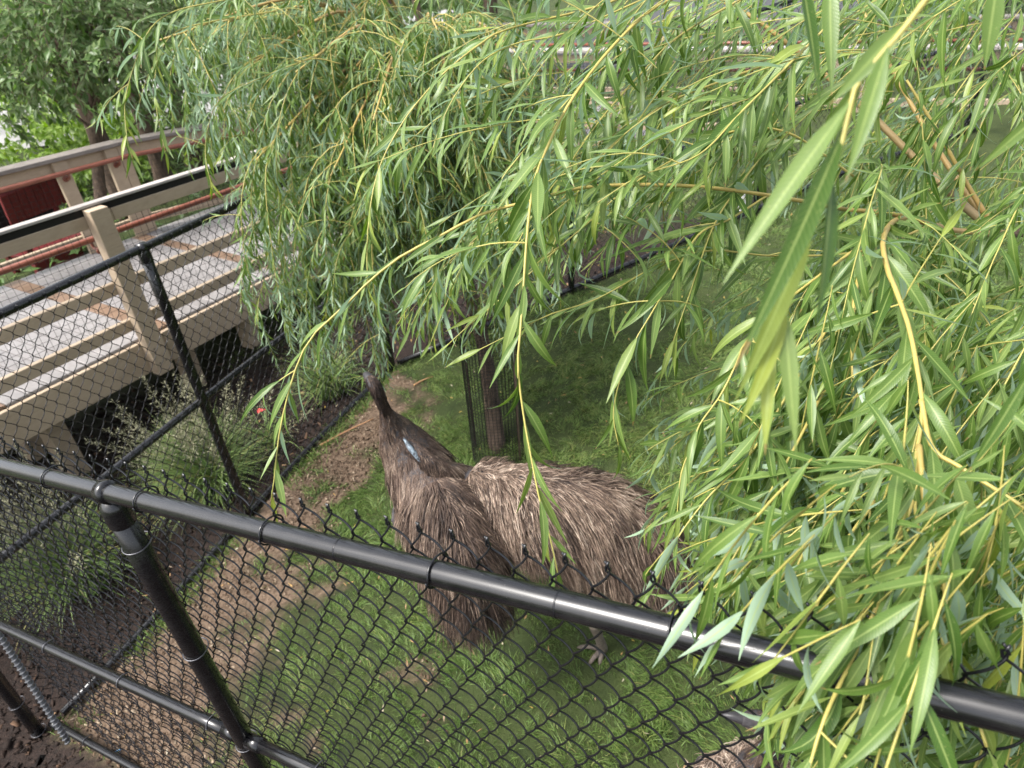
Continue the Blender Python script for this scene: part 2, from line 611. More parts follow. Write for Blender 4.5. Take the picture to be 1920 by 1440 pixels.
# ------------------------------------------------------------------ boardwalks
def wood_mat(name, a, b, rough=.6, scale=1.0, grain=None):
    m = mat(name, a, rough, .35); t = NT(m)
    tc = t.new('ShaderNodeTexCoord'); mp = t.new('ShaderNodeMapping')
    t.link(tc.outputs['Object'], mp.inputs[0]); mp.inputs['Scale'].default_value = (9 * scale, 9 * scale, 30 * scale)
    oi = t.new('ShaderNodeObjectInfo')
    n = t.noise(1.2, 6, mp.outputs[0], .65); n2 = t.noise(2.2, 4)
    c = t.ramp(n, [(.3, a), (.72, b)])
    c = t.mix(t.ramp(n2, [(.35, (0, 0, 0)), (.75, (.45, .45, .45))]), c, tuple(np.array(a) * .72))
    v = t.math('ADD', t.math('MULTIPLY', oi.outputs['Random'], .22), .89)
    c = t.mix(1.0, c, v, 'MULTIPLY')
    if grain is not None:
        gdir = nrm(np.asarray(grain, float))
        dp = t.new('ShaderNodeVectorMath', operation='DOT_PRODUCT'); t.link(tc.outputs['Object'], dp.inputs[0]); dp.inputs[1].default_value = tuple(gdir)
        sc = t.new('ShaderNodeVectorMath', operation='SCALE'); sc.inputs[0].default_value = tuple(gdir * -.95); t.link(dp.outputs['Value'], sc.inputs['Scale'])
        ad = t.new('ShaderNodeVectorMath', operation='ADD'); t.link(tc.outputs['Object'], ad.inputs[0]); t.link(sc.outputs[0], ad.inputs[1])
        gr_n = t.noise(85, 5, ad.outputs[0], .62)
        crack = t.ramp(gr_n, [(.30, (1, 1, 1)), (.40, (0, 0, 0))])
        c = t.mix(t.math('MULTIPLY', crack, .45), c, tuple(np.array(a) * .45))
        stain = t.ramp(t.noise(3.1, 6, None, .7), [(.52, (0, 0, 0)), (.72, (1, 1, 1))])
        c = t.mix(t.math('MULTIPLY', stain, .38), c, tuple(np.array(a) * [.62, .60, .58]))
        t.bump(gr_n, .35, .004)
    else:
        t.bump(n, .25, .003)
    t.link(c, t.b.inputs['Base Color'])
    return m


tan = wood_mat('tan_paint', (.40, .310, .215), (.47, .37, .265), .55, grain=ray(1779, -123))
capd = wood_mat('brown_grey_cap', (.155, .135, .12), (.225, .20, .18), .5, grain=ray(1779, -123))
capw = wood_mat('weathered_cap', (.30, .27, .245), (.43, .395, .36), .5)
greyd = wood_mat('wet_grey_deck', (.20, .187, .182), (.30, .283, .277), .36, grain=np.cross(ray(1779, -123), [0, 0, 1.0]))
brownd = wood_mat('brown_deck', (.16, .10, .065), (.24, .16, .11), .4)
redp = mat('rust_red_pipe', (.2, .06, .035), .38, .45)
t = NT(redp); t.link(t.ramp(t.noise(14, 5), [(.3, (.15, .046, .028)), (.7, (.225, .078, .048))]), t.b.inputs['Base Color'])
gridm = mat('black_grid_wire', (.013, .012, .012), .5, .3)
screwm = mat('screw_head', (.06, .055, .05), .4, .5, .7)


def boardwalk(label, o, d, L, width, posts, far_posts=None, far_h=1.066, bend=None, slim_cap=False, group=None, extra=None):
    """o: deck edge under the near railing at a=0; d: unit direction along the walk; bend: (a, lateral drift per metre) of the far railing"""
    f = thing('boardwalk', label, 'boardwalk', tuple(o), group)
    d = nrm(np.asarray(d)); d2 = nrm(d[:2]); l = np.array([-d2[1], d2[0], 0]); z = np.array([0, 0, 1.0])

    def bd(name, a, b, c, la, lb, lc, m, par=f, drift=0.0, bev=.004):
        return link(name, board_me(name, d * a + l * b + z * c, d * la + l * drift * la, l * lb, z * lc, m, bev), par)
    pm = [board_me('plank', (0, 0, -.038), d * .137, l * (width + .10), z * .038, mm, .004) for mm in (greyd, brownd)]
    n = int(L / .1445)
    for i in range(n):
        br = i % 9 == 4
        p = link('plank', pm[1 if br else 0], f)
        p.location = d * (i * .1445) - l * .05 + z * random.uniform(-.002, .002)
    for side, b0, dr, hs in (('near', -.05, -1, 1.0), ('far', width + .05, 1, far_h / 1.066)):
        far = dr > 0
        if far and bend:
            ranges = [(0, bend[0], 0.0), (bend[0], min(bend[0] + bend[2], L), bend[1])]
        else:
            ranges = [(0, L, 0.0)]

        def lat(a):
            return b0 + (max(0, a - bend[0]) * bend[1] if far and bend else 0)
        for r0, r1, drf in ranges:
            cuts = list(np.arange(r0, r1, 3.2)) + [r1]
            for a0, a1 in zip(cuts[:-1], cuts[1:]):
                la = a1 - a0 - .003
                fb = lat(a0) - (.040 if dr < 0 else 0)
                bd('fascia_board', a0, fb, -.285, la, .038, .262, tan, drift=drf)
                bd('rail_board', a0, fb, (.905 if not far else .872) * hs, la, .038, .088 if not far else .118, tan, drift=drf)
                if not far:
                    bd('rail_board', a0, fb, .40 * hs, la, .038, .092, tan, drift=drf)
                bd('rail_board', a0, fb, .095 * hs, la, .038, .092, tan, drift=drf)
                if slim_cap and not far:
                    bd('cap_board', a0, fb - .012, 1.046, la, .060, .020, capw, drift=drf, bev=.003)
                    bd('cap_shadow_strip', a0, fb + .004, .994, la, .030, .051, gridm, drift=drf, bev=.002)  # added black strip that paints in the shadow gap under the cap
                else:
                    bd('cap_board', a0, lat(a0) - (.105 if dr < 0 else .075), 1.028 * hs - .002, la, .150, .036, capd if far else capw, drift=drf)
        pl = (far_posts or posts) if far else posts
        for a in pl:
            pb = lat(a) - .125 if dr < 0 else lat(a) - .046
            po = bd('post', a, pb, -.30, .135, .084 if not far else .04, (1.34 if not far else 1.32) * (hs if far else 1) + (0 if not far else .3 * (1 - hs)), tan)
            if far and a == pl[-1]:
                bd('post_face', a + .140, pb, 0, .10, .038, 1.02 * hs, tan, par=po)
            for c in (-.2, -.07, .14):
                for q in (.04, .095):
                    yb = pb - .002 if dr < 0 else pb + .038
                    A = d * (a + q) + l * yb + z * c
                    V, Qq, Tt = tube([A, A + l * .004], .006, 6)
                    link('screw', mesh_np('screw', V, [Qq, Tt], screwm), po)
        A = Acc(); o_ = .006 if dr < 0 else -.006
        end = ranges[-1][1]
        for a in np.arange(0.01, end, .052):
            bb = lat(a) + o_
            A.add(*tube([d * a + l * bb + z * .1 * hs, d * a + l * bb + z * .89 * hs], .0014, 4, False)[:2])
        for c in np.arange(.12, .9, .052):
            P = [l * (lat(0) + o_) + z * c * hs] + ([d * bend[0] + l * (lat(bend[0]) + o_) + z * c * hs] if far and bend else []) + [d * end + l * (lat(end) + o_) + z * c * hs]
            A.add(*tube(P, .0014, 4, False)[:2])
        tag(link('wire_grid', A.mesh('wire_grid', gridm), f), kind='stuff')
        for c in ((.80,) if far else (.78,)):
                off = -.12 if far else .11
                P = [l * (lat(0) + off) + z * c] + ([d * bend[0] + l * (lat(bend[0]) + off) + z * c] if bend else []) + [d * end + l * (lat(end) + off) + z * c]
                h = link('handrail', tube_me('handrail', P, .021, redp, 14), f)
                for a in pl:
                    if a > end:
                        continue
                    sg = -1 if far else 1
                    e = d * (a + .06) + l * (lat(a) + .05 * sg) + z * (c - .07)
                    P = [e, e + l * (.06 * sg) + z * .01, e + l * (.07 * sg) + z * .05]
                    link('bracket', tube_me('bracket', resample(P, 7), .011, redp, 8), h)
                    link('bracket_plate', tube_me('bracket_plate', [e - l * .006, e + l * .004], .028, redp, 12), h)
    for a in posts[:-1]:
        for b in (.10, width * .5, width - .15):
            p = np.asarray(o) + d * (a + .4) + l * b
            gz = float(ground_h(p[0], p[1])) - .1 - p[2]
            if gz < -.35:
                bd('support_post', a + .4, b, gz, .13, .13, -.29 - gz, tan)
    for a, b in extra or []:
        p = np.asarray(o) + d * a + l * b
        gz = float(ground_h(p[0], p[1])) - .1 - p[2]
        bd('support_post', a, b, min(gz, -.5), .14, .14, -.287 - min(gz, -.5), tan)
    bd('joist', 0.02, .30, -.27, L - .04, .04, .225, tan)
    bd('joist', 0.02, width - .4, -.27, L - .04, .04, .225, tan)
    return f


BD = nrm(ray(1779, -123))
pcap = W(172, 383, 4.75)
blat = np.array([-BD[1], BD[0], 0]); blat /= np.linalg.norm(blat)
PA = 3.0
bo = pcap - dz * 1.066 - BD * (PA + .067) + blat * .12


def on_walk(px, py, c):
    """(a, b) on the sloping plane c metres above the boardwalk deck"""
    nn = np.cross(BD, blat); r = ray(px, py); p0 = bo + dz * c
    q = CAM + r * ((p0 - CAM) @ nn / (r @ nn)) - p0
    return float(q[:2] @ BD[:2] / (BD[:2] @ BD[:2])), float(q @ blat)


FH2 = .93
_f = on_walk(165, 278, FH2); BWID = _f[1] - .03
_b0, _b1 = on_walk(200, 263, FH2), on_walk(355, 235, FH2)
_p1, _p2 = on_walk(138, 318, FH2 - .12)[0], on_walk(222, 292, FH2 - .12)[0]
BPOSTS = [.65, 3.0, 5.0, 7.2, 9.4]
drift = (_b1[1] - _b0[1]) / (_b1[0] - _b0[0])
print('walk', BWID, _f, _b0, _b1, drift, _p1, _p2)
boardwalk('tan wooden boardwalk with rust red handrails crossing behind the left chain link fence', bo, BD, 9.4, BWID, BPOSTS,
          [_p1 - 2.25, _p1 - .12, _b0[0] - .16], FH2, (_b0[0], max(drift, -.45), 2.4), True,
          extra=[(on_walk(130, 808, -.285)[0] + q, b) for q, b in ((0, .10), (.02, .62), (.0, 1.15), (1.9, .1), (1.9, .7))])
b2 = W(1166, 92, 8.6); d2_ = nrm(W(1306, 69, 8.35) - b2); d2_[2] = 0; d2_ = nrm(d2_)
o2 = b2 - dz * 1.06 - d2_ * 2.2 + np.array([-d2_[1], d2_[0], 0]) * .1
boardwalk('tan wooden boardwalk at the very back, half hidden by willow leaves', o2, d2_, 11, 1.5, [.3, 2.6, 4.9, 7.2, 9.5])

# ------------------------------------------------------------------ leaves
def leaf_mat(name, tops, under, rib, trans=.27, rough=.34, back=True):
    m = mat(name, tops[0], rough, .36); t = NT(m)
    at = t.new('ShaderNodeAttribute', attribute_name='leaf')
    sx = t.new('ShaderNodeSeparateXYZ'); t.link(at.outputs['Vector'], sx.inputs[0])
    across, along, rnd = sx.outputs[0], sx.outputs[1], sx.outputs[2]
    k = len(tops)
    c = t.ramp(rnd, [(i / max(k - 1, 1), q) for i, q in enumerate(tops)])
    n = t.noise(60, 3)
    c = t.mix(t.math('MULTIPLY', n, .35), c, tuple(np.array(tops[0]) * .55))
    au = t.math('ABSOLUTE', across)
    # side veins
    vv = t.math('SINE', t.math('MULTIPLY', t.math('SUBTRACT', along, t.math('MULTIPLY', au, .06)), 210))
    c = t.mix(t.math('MULTIPLY', t.math('ADD', vv, 1), .05), c, rib)
    ribf = t.ramp(au, [(.05, (1, 1, 1)), (.16, (0, 0, 0))])
    g = t.new('ShaderNodeNewGeometry')
    un = t.mix(t.math('MULTIPLY', n, .4), under, tuple(np.array(under) * .72))
    if back:
        c = t.mix(g.outputs['Backfacing'], c, un)
    c = t.mix(t.math('MULTIPLY', ribf, .55), c, rib)
    fr = t.math('FRACT', t.math('MULTIPLY', rnd, 37.7))
    tipm = t.math('MULTIPLY', t.math('GREATER_THAN', t.math('ADD', along, t.math('MULTIPLY', n, .25)), 1.06), t.math('GREATER_THAN', fr, .62))
    c = t.mix(t.math('MULTIPLY', tipm, .8), c, (.20, .13, .05))
    spn = t.noise(420, 2)
    c = t.mix(t.math('MULTIPLY', t.math('GREATER_THAN', spn, .70), .55), c, (.30, .31, .12))
    t.link(c, t.b.inputs['Base Color'])
    t.bump(t.math('ADD', t.math('MULTIPLY', vv, .3), n), .12, .002)
    rr = t.math('ADD', t.math('MULTIPLY', n, .25), rough - .1)
    t.link(rr, t.b.inputs['Roughness'])
    tr = t.new('ShaderNodeBsdfTranslucent')
    hsv = t.new('ShaderNodeHueSaturation'); hsv.inputs['Saturation'].default_value = 1.25; hsv.inputs['Value'].default_value = 1.6
    t.link(c, hsv.inputs['Color']); t.link(hsv.outputs[0], tr.inputs['Color'])
    mx = t.new('ShaderNodeMixShader'); mx.inputs[0].default_value = trans
    out = t.n['Material Output']
    t.link(t.b.outputs[0], mx.inputs[1]); t.link(tr.outputs[0], mx.inputs[2]); t.link(mx.outputs[0], out.inputs[0])
    return m


willow_leaf = leaf_mat('willow_leaf', [(.036, .086, .010), (.085, .152, .028), (.140, .208, .058), (.24, .28, .040)],
                       (.25, .345, .235), (.30, .37, .12))
broad_leaf = leaf_mat('broad_leaf', [(.06, .115, .030), (.085, .155, .042), (.12, .20, .06)], (.20, .26, .14), (.18, .23, .09), .34)
bark_y = mat('willow_twig', (.42, .32, .06), .45, .4)
t = NT(bark_y)
ta = t.new('ShaderNodeAttribute', attribute_name='thick')
c = t.ramp(ta.outputs['Fac'], [(0, (.30, .33, .08)), (.25, (.40, .34, .085)), (.6, (.36, .24, .08)), (1, (.25, .20, .115))])
c = t.mix(t.math('MULTIPLY', t.noise(70, 4), .5), c, (.20, .12, .05))
t.link(c, t.b.inputs['Base Color']); t.bump(t.noise(120, 3), .3, .002)
bark = mat('brown_bark', (.09, .065, .048), .85, .2)
t = NT(bark)
tc = t.new('ShaderNodeTexCoord'); mp = t.new('ShaderNodeMapping'); mp.inputs['Scale'].default_value = (22, 22, 5)
t.link(tc.outputs['Object'], mp.inputs[0]); n = t.noise(1.5, 6, mp.outputs[0], .7)
t.link(t.ramp(n, [(.3, (.045, .032, .024)), (.7, (.16, .115, .085))]), t.b.inputs['Base Color']); t.bump(n, .9, .02)


def leaf_blades(B, D, N, L, Wd, bend, twist, rnd, m=5, fold=.18, widest=.36):
    """vectorised curved leaves; returns V (n, m*3, 3), attr, quads for one leaf"""
    n = len(B)
    D = nrm(D); N = nrm(N - (N * D).sum(1, keepdims=True) * D); S = np.cross(D, N)
    tt = np.linspace(0, 1, m)
    pw = 1.0
    prof = np.where(tt < widest, np.sin(.5 * np.pi * tt / widest) ** 1.1, np.cos(.5 * np.pi * (tt - widest) / (1 - widest)) ** 1.15)
    prof = np.maximum(prof, .035)
    ds = np.diff(tt, prepend=0)
    ang = bend[:, None] * tt[None] ** 1.3
    ca, sa = np.cos(ang), np.sin(ang)
    step = (D[:, None] * ca[..., None] - N[:, None] * sa[..., None]) * (L[:, None] * ds[None])[..., None]
    P = B[:, None] + np.cumsum(step, 1)
    Nt = N[:, None] * ca[..., None] + D[:, None] * sa[..., None]
    tw = twist[:, None] * tt[None]
    St = S[:, None] * np.cos(tw)[..., None] + Nt * np.sin(tw)[..., None]
    Nn = Nt * np.cos(tw)[..., None] - S[:, None] * np.sin(tw)[..., None]
    w = (Wd[:, None] * prof[None] * .5)[..., None]
    Lf = P - St * w + Nn * w * fold * 2; Rt = P + St * w + Nn * w * fold * 2
    V = np.stack([Lf, P, Rt], 2).reshape(n, m * 3, 3)
    at = np.zeros((n, m, 3, 3))
    at[..., 0] = np.array([-1, 0, 1])[None, None]; at[..., 1] = tt[None, :, None]; at[..., 2] = rnd[:, None, None]
    i = np.arange(m - 1)[:, None] * 3; j = np.arange(2)[None]
    q = np.stack([i + j, i + 3 + j, i + 4 + j, i + 1 + j], -1).reshape(-1, 4)[:, ::-1]
    return V, at.reshape(n, m * 3, 3), q


class Tree:
    def __init__(s):
        s.B, s.D, s.N, s.L, s.W, s.bend, s.tw, s.rnd = [[] for _ in range(8)]
        s.twigs = Acc(); s.branches = []

    def twig(s, P, r0, r1, sides=5, free=False):
        rr = np.linspace(r0, r1, len(P))
        if free:
            rr = rr * np.interp(np.arange(len(P)), [0, 3], [.35, 1])
        V, Q, T = tube(P, rr, sides, False)
        th = np.repeat(np.clip(np.linspace(r0, r1, len(P)) / .012, 0, 1), sides)
        s.twigs.add(V, Q, None, thick=th)

    def branch(s, P, r0, r1, sides=8):
        s.branches.append((P, r0, r1, sides))

    def leaves(s, P, sp, L, wr=.125, start=.08, ang=(28, 58), droop=.45, upw=1.15, dens=1.0, light=0.0):
        seg = np.linalg.norm(np.diff(P, axis=0), axis=1); cum = np.r_[0, np.cumsum(seg)]; tot = cum[-1]
        k = max(2, int(tot * (1 - start) / sp))
        a = np.linspace(tot * start, tot * .995, k) + rng.uniform(-.25, .25, k) * sp
        a = np.clip(a, 0, tot)
        pos = np.stack([np.interp(a, cum, P[:, i]) for i in range(3)], -1)
        T, A, Bn = frames(P)
        Ti = nrm(np.stack([np.interp(a, cum, T[:, i]) for i in range(3)], -1))
        Ai = nrm(np.stack([np.interp(a, cum, A[:, i]) for i in range(3)], -1)); Bi = np.cross(Ti, Ai)
        phi = np.arange(k) * 2.40 + rng.uniform(0, 6.28) + rng.uniform(-.5, .5, k)
        rad = Ai * np.cos(phi)[:, None] + Bi * np.sin(phi)[:, None]
        al = np.radians(rng.uniform(*ang, k)); tip = a / tot
        al = al * (1 - .45 * tip ** 3)
        d = Ti * np.cos(al)[:, None] + rad * np.sin(al)[:, None]
        d = nrm(d + np.array([0, 0, -1.0]) * (droop * rng.uniform(.5, 1.4, k))[:, None] + rng.normal(0, .10, (k, 3)))
        N = np.array([0, 0, 1.0]) * upw + (Ti * np.sin(al)[:, None] - rad * np.cos(al)[:, None]) * .35 + rng.normal(0, .32, (k, 3))
        ln = L * rng.uniform(.72, 1.18, k) * (1 - .42 * tip ** 4) * np.where(tip < .12, .8, 1)
        s.B.append(pos); s.D.append(d); s.N.append(N); s.L.append(ln)
        s.W.append(ln * wr * rng.uniform(.8, 1.2, k)); s.bend.append(rng.normal(.45, .48, k)); s.tw.append(rng.normal(0, .6, k))
        r = np.clip(rng.normal(.42, .20, k) - (rng.uniform(size=k) < .10) * .4 + light + .30 * tip ** 6, 0, 1); s.rnd.append(r)

    def one(s, b, d, n, L, w, bend=.3, tw=0., rnd=.4):
        for lst, v in zip((s.B, s.D, s.N, s.L, s.W, s.bend, s.tw, s.rnd),
                          (np.array([b]), np.array([d]), np.array([n]), np.array([L]), np.array([w]), np.array([bend]), np.array([tw]), np.array([rnd]))):
            lst.append(np.asarray(v, float))

    def build(s, root, leafm, barkm, m_far=5, m_near=9, top=300, widest=.36, fold=.18, twig_name='twigs', maxbr=300):
        cat = [np.concatenate(q) for q in (s.B, s.D, s.N, s.L, s.W, s.bend, s.tw, s.rnd)]
        B, L = cat[0], cat[3]
        tipp = B + nrm(cat[1]) * L[:, None]
        x0, y0, z0 = proj(B); x1, y1, z1 = proj(tipp)
        size = np.hypot(x1 - x0, y1 - y0)
        xm, ym = (x0 + x1) / 2, (y0 + y1) / 2
        vis = (xm > 0) & (xm < 1920) & (ym > 0) & (ym < 1440) & (z0 > .1)
        size = np.where(vis, size, 0)
        order = np.argsort(-size); big = order[:top]; rest = order[top:]
        V, A, q = leaf_blades(*[c[big] for c in cat], m=m_near, fold=fold, widest=widest)
        for k in range(len(big)):
            link('leaf', mesh_np('leaf', V[k], [q], leafm, True, {'leaf': A[k]}), root)
        # nearer remaining leaves keep more sections
        for sel, mm in ((rest[size[rest] > 45], 7), (rest[size[rest] <= 45], m_far)):
            if not len(sel):
                continue
            V, A, q = leaf_blades(*[c[sel] for c in cat], m=mm, fold=fold, widest=widest)
            n, k = V.shape[:2]
            Q = (q[None] + (np.arange(n) * k)[:, None, None]).reshape(-1, 4)
            tag(link('foliage', mesh_np('foliage', V.reshape(-1, 3), [Q], leafm, True, {'leaf': A.reshape(-1, 3)}), root), kind='stuff')
        br = s.branches
        for P, r0, r1, sd in br:
            n = len(P); rr = np.linspace(r0, r1, n) * (1 + .05 * rng.normal(size=n))
            V, Q, T = tube(P, rr, sd, True)
            th = np.clip(np.r_[np.repeat(rr, sd), rr[0], rr[-1]] / .012, 0, 1)
            link('branch', mesh_np('branch', V, [Q, T], barkm, True, {'thick': th}), root)
        if s.twigs.n:
            tag(link(twig_name, s.twigs.mesh(twig_name, barkm), root), kind='stuff')
        return len(B)


def hang(p0, d0, length, droop, n=14, wob=.05):
    """a drooping willow shoot"""
    P = [np.asarray(p0, float)]; d = nrm(np.asarray(d0, float)); ds = length / (n - 1)
    for i in range(n - 1):
        d = nrm(d + np.array([0, 0, -1.0]) * droop * ds + rng.normal(0, wob, 3) * math.sqrt(ds))
        P.append(P[-1] + d * ds)
    return np.array(P)


def pxpath(pts, n):
    return resample([W(*p) for p in pts], n)


def inpoly(px, py, poly):
    px = np.asarray(px, float); c = np.zeros(px.shape, bool); k = len(poly); j = k - 1
    for i in range(k):
        xi, yi = poly[i]; xj, yj = poly[j]
        with np.errstate(divide='ignore', invalid='ignore'):
            c ^= ((yi > py) != (yj > py)) & (px < (xj - xi) * (py - yi) / (yj - yi + 1e-12) + xi)
        j = i
    return c

# ------------------------------------------------------------------ lawn, weeds, litter
def ribbon_blades(B, D, L, Wd, bend, rnd, name, m, parent=None, segs=3):
    """thin grass blades; B base, D initial direction, bending towards the ground"""
    n = len(B); tt = np.linspace(0, 1, segs + 1)
    side = nrm(np.cross(D, rng.normal(size=(n, 3))))
    hor = D * np.array([1, 1, 0]); hor = nrm(hor + 1e-4)
    P = [B]; d = D
    for k in range(segs):
        d = nrm(d + (hor * .7 - np.array([0, 0, .8])) * (bend[:, None] * (k + .5) / segs / segs * 2))
        P.append(P[-1] + d * (L / segs)[:, None])
    P = np.stack(P, 1)
    w = (Wd[:, None] * np.maximum(1 - tt[None] ** 1.6, .04) * .5)[..., None]
    V = np.stack([P - side[:, None] * w, P + side[:, None] * w], 2).reshape(n, -1, 3)
    k = (segs + 1) * 2
    i = np.arange(segs) * 2
    q = np.stack([i, i + 1, i + 3, i + 2], -1)
    Q = (q[None] + (np.arange(n) * k)[:, None, None]).reshape(-1, 4)
    at = np.zeros((n, k, 3)); at[..., 1] = np.repeat(tt, 2)[None]; at[..., 2] = rnd[:, None]
    return mesh_np(name, V.reshape(-1, 3), [Q], m, True, {'leaf': at.reshape(-1, 3)})


def blade_mat(name, stops, tipc, trans=.15):
    m = mat(name, stops[0], .5, .3); t = NT(m)
    at = t.new('ShaderNodeAttribute', attribute_name='leaf')
    sx = t.new('ShaderNodeSeparateXYZ'); t.link(at.outputs['Vector'], sx.inputs[0])
    c = t.ramp(sx.outputs[2], [(i / (len(stops) - 1), q) for i, q in enumerate(stops)])
    c = t.mix(t.math('MULTIPLY', sx.outputs[1], .4), c, tipc)
    t.link(c, t.b.inputs['Base Color'])
    tr = t.new('ShaderNodeBsdfTranslucent'); t.link(c, tr.inputs['Color'])
    mx = t.new('ShaderNodeMixShader'); mx.inputs[0].default_value = trans
    t.link(t.b.outputs[0], mx.inputs[1]); t.link(tr.outputs[0], mx.inputs[2]); t.link(mx.outputs[0], t.n['Material Output'].inputs[0])
    return m


grassm = blade_mat('lawn_grass', [(.040, .088, .018), (.085, .155, .032), (.150, .215, .056), (.29, .28, .10)], (.19, .26, .065))
N0 = 900000
gxs = rng.uniform(-2.6, 4.2, N0); gys = rng.uniform(.3, 7.4, N0)
mu, di, gr = masks(gxs, gys)
dist = np.hypot(gxs, gys)
tuft_n = vnoise(gxs, gys, 8, 8) * .5 + vnoise(gxs, gys, 21, 9) * .5
px, py, pz = proj(np.stack([gxs, gys, ground_h(gxs, gys)], -1))
keep = (gr > rng.uniform(.12, .95, N0)) & (rng.uniform(size=N0) < np.clip(3.2 / dist, .3, 1)) & (rng.uniform(size=N0) < smoothstep(.22, .62, tuft_n) * .95 + .06) & (px > -120) & (px < 2040) & (py > -60) & (py < 1560)
gxs, gys, tn = gxs[keep], gys[keep], tuft_n[keep]
n = len(gxs)
lean = rng.normal(0, .36, (n, 2)) + 2.6 * np.stack([vnoise(gxs, gys, 9, 12) - .5, vnoise(gxs, gys, 9, 13) - .5], -1)
Dv = nrm(np.column_stack([lean, np.ones(n)]))
Ln = rng.uniform(.034, .072, n) * (.35 + 1.25 * tn)
big_n = vnoise(gxs, gys, 1.4, 15)
me = ribbon_blades(np.column_stack([gxs, gys, ground_h(gxs, gys) - .008]), Dv, Ln, rng.uniform(.0024, .0052, n), rng.uniform(.3, 1.6, n),
                   np.clip(rng.normal(.33, .20, n) + .45 * (big_n - .5) + .55 * (tn - .5) + (rng.uniform(size=n) < .03) * .6, 0, 1), 'grass', grassm, None, 2)
tag(link('grass', me), kind='stuff')
# weeds growing along the far fence's bottom rail
k = 2600
s = rng.uniform(0, S_B, k); pos = CORNER[:2] + GD2 * s[:, None] + np.array([GD2[1], -GD2[0]]) * rng.normal(.07, .05, k)[:, None]
ok = vnoise(pos[:, 0], pos[:, 1], 2.6, 21) > .42
pos = pos[ok]; k = len(pos)
me = ribbon_blades(np.column_stack([pos, ground_h(pos[:, 0], pos[:, 1]) - .005]), nrm(np.column_stack([rng.normal(0, .5, (k, 2)), np.ones(k)])),
                   rng.uniform(.04, .12, k), rng.uniform(.003, .006, k), rng.uniform(.3, 1.5, k), np.clip(rng.normal(.4, .2, k), 0, 1), 'weeds', grassm)
tag(link('weeds', me), kind='stuff')

# wood chips of the mulch, clods of the dirt, small fallen leaves
chipm = mat('wood_chip', (.05, .03, .02), .85, .2); t = NT(chipm)
at = t.new('ShaderNodeAttribute', attribute_name='tone')
t.link(t.ramp(at.outputs['Fac'], [(0, (.010, .007, .006)), (.62, (.032, .020, .015)), (.85, (.11, .065, .04)), (1, (.33, .21, .12))]), t.b.inputs['Base Color'])


def chips(name, P, size, tone, m, flat=.35):
    n = len(P)
    a, b = rng.uniform(0, 6.28, n), rng.normal(0, flat, n)
    ux = np.stack([np.cos(a) * np.cos(b), np.sin(a) * np.cos(b), np.sin(b)], -1)
    uy = nrm(np.cross(np.array([0, 0, 1.0]) + rng.normal(0, .35, (n, 3)), ux)); uz = np.cross(ux, uy)
    l = size[:, None] * ux; w = (size * rng.uniform(.18, .55, n))[:, None] * uy; h = (size * rng.uniform(.06, .22, n))[:, None] * uz
    V = P[:, None] + (_BOX[None, :, :1] - .5) * l[:, None] + (_BOX[None, :, 1:2] - .5) * w[:, None] + (_BOX[None, :, 2:] - .2) * h[:, None]
    V = V + rng.normal(0, .08, V.shape) * size[:, None, None]
    Q = (_BQ[None] + (np.arange(n) * 8)[:, None, None]).reshape(-1, 4)
    return mesh_np(name, V.reshape(-1, 3), [Q], m, False, {'tone': np.repeat(tone, 8)})


k = 26000
cx_, cy_ = rng.uniform(-4.6, 1.2, k), rng.uniform(.7, 7.5, k)
mu, di, gr = masks(cx_, cy_)
ok = mu > .5; cx_, cy_ = cx_[ok], cy_[ok]; k = len(cx_)
tag(link('mulch', chips('mulch', np.column_stack([cx_, cy_, ground_h(cx_, cy_)]), rng.uniform(.012, .05, k) * rng.uniform(.6, 1.3, k),
                        rng.beta(1.4, 2.6, k) + (rng.uniform(size=k) < .02) * .5, chipm)), kind='stuff')
clod = mat('soil_clod', (.2, .13, .08), .9, .15); t = NT(clod)
at = t.new('ShaderNodeAttribute', attribute_name='tone')
t.link(t.ramp(at.outputs['Fac'], [(0, (.05, .032, .021)), (.6, (.16, .108, .072)), (1, (.40, .32, .23))]), t.b.inputs['Base Color'])
k = 34000
cx_, cy_ = rng.uniform(-2.7, .6, k), rng.uniform(.6, 5.4, k)
mu, di, gr = masks(cx_, cy_)
ok = di > rng.uniform(.1, .6, k); cx_, cy_ = cx_[ok], cy_[ok]; k = len(cx_)
tag(link('gravel', chips('gravel', np.column_stack([cx_, cy_, ground_h(cx_, cy_) + .002]), rng.uniform(.006, .024, k), rng.beta(2, 2, k), clod, .6)), kind='stuff')
litter = mat('fallen_leaf', (.4, .3, .06), .6, .3); t = NT(litter)
at = t.new('ShaderNodeAttribute', attribute_name='leaf')
sx = t.new('ShaderNodeSeparateXYZ'); t.link(at.outputs['Vector'], sx.inputs[0])
t.link(t.ramp(sx.outputs[2], [(0, (.42, .31, .06)), (.35, (.34, .20, .08)), (.65, (.20, .125, .07)), (1, (.45, .41, .31))]), t.b.inputs['Base Color'])
k = 700
lx, ly = rng.uniform(-2.4, 3, k), rng.uniform(.6, 6, k)
mu, di, gr = masks(lx, ly)
B_ = np.column_stack([lx, ly, ground_h(lx, ly) + np.where(gr > .5, rng.uniform(.025, .05, k), .012)])
V, A, q = leaf_blades(B_, nrm(np.column_stack([rng.normal(size=(k, 2)), rng.normal(0, .15, k)])), np.array([0, 0, 1.0]) + rng.normal(0, .3, (k, 3)),
                      rng.uniform(.014, .045, k), rng.uniform(.004, .010, k), rng.normal(0, .6, k), rng.normal(0, .5, k), rng.uniform(0, 1, k), m=4)
Q = (q[None] + (np.arange(k) * 12)[:, None, None]).reshape(-1, 4)
tag(link('fallen_leaves', mesh_np('fallen_leaves', V.reshape(-1, 3), [Q], litter, True, {'leaf': A.reshape(-1, 3)})), kind='stuff')

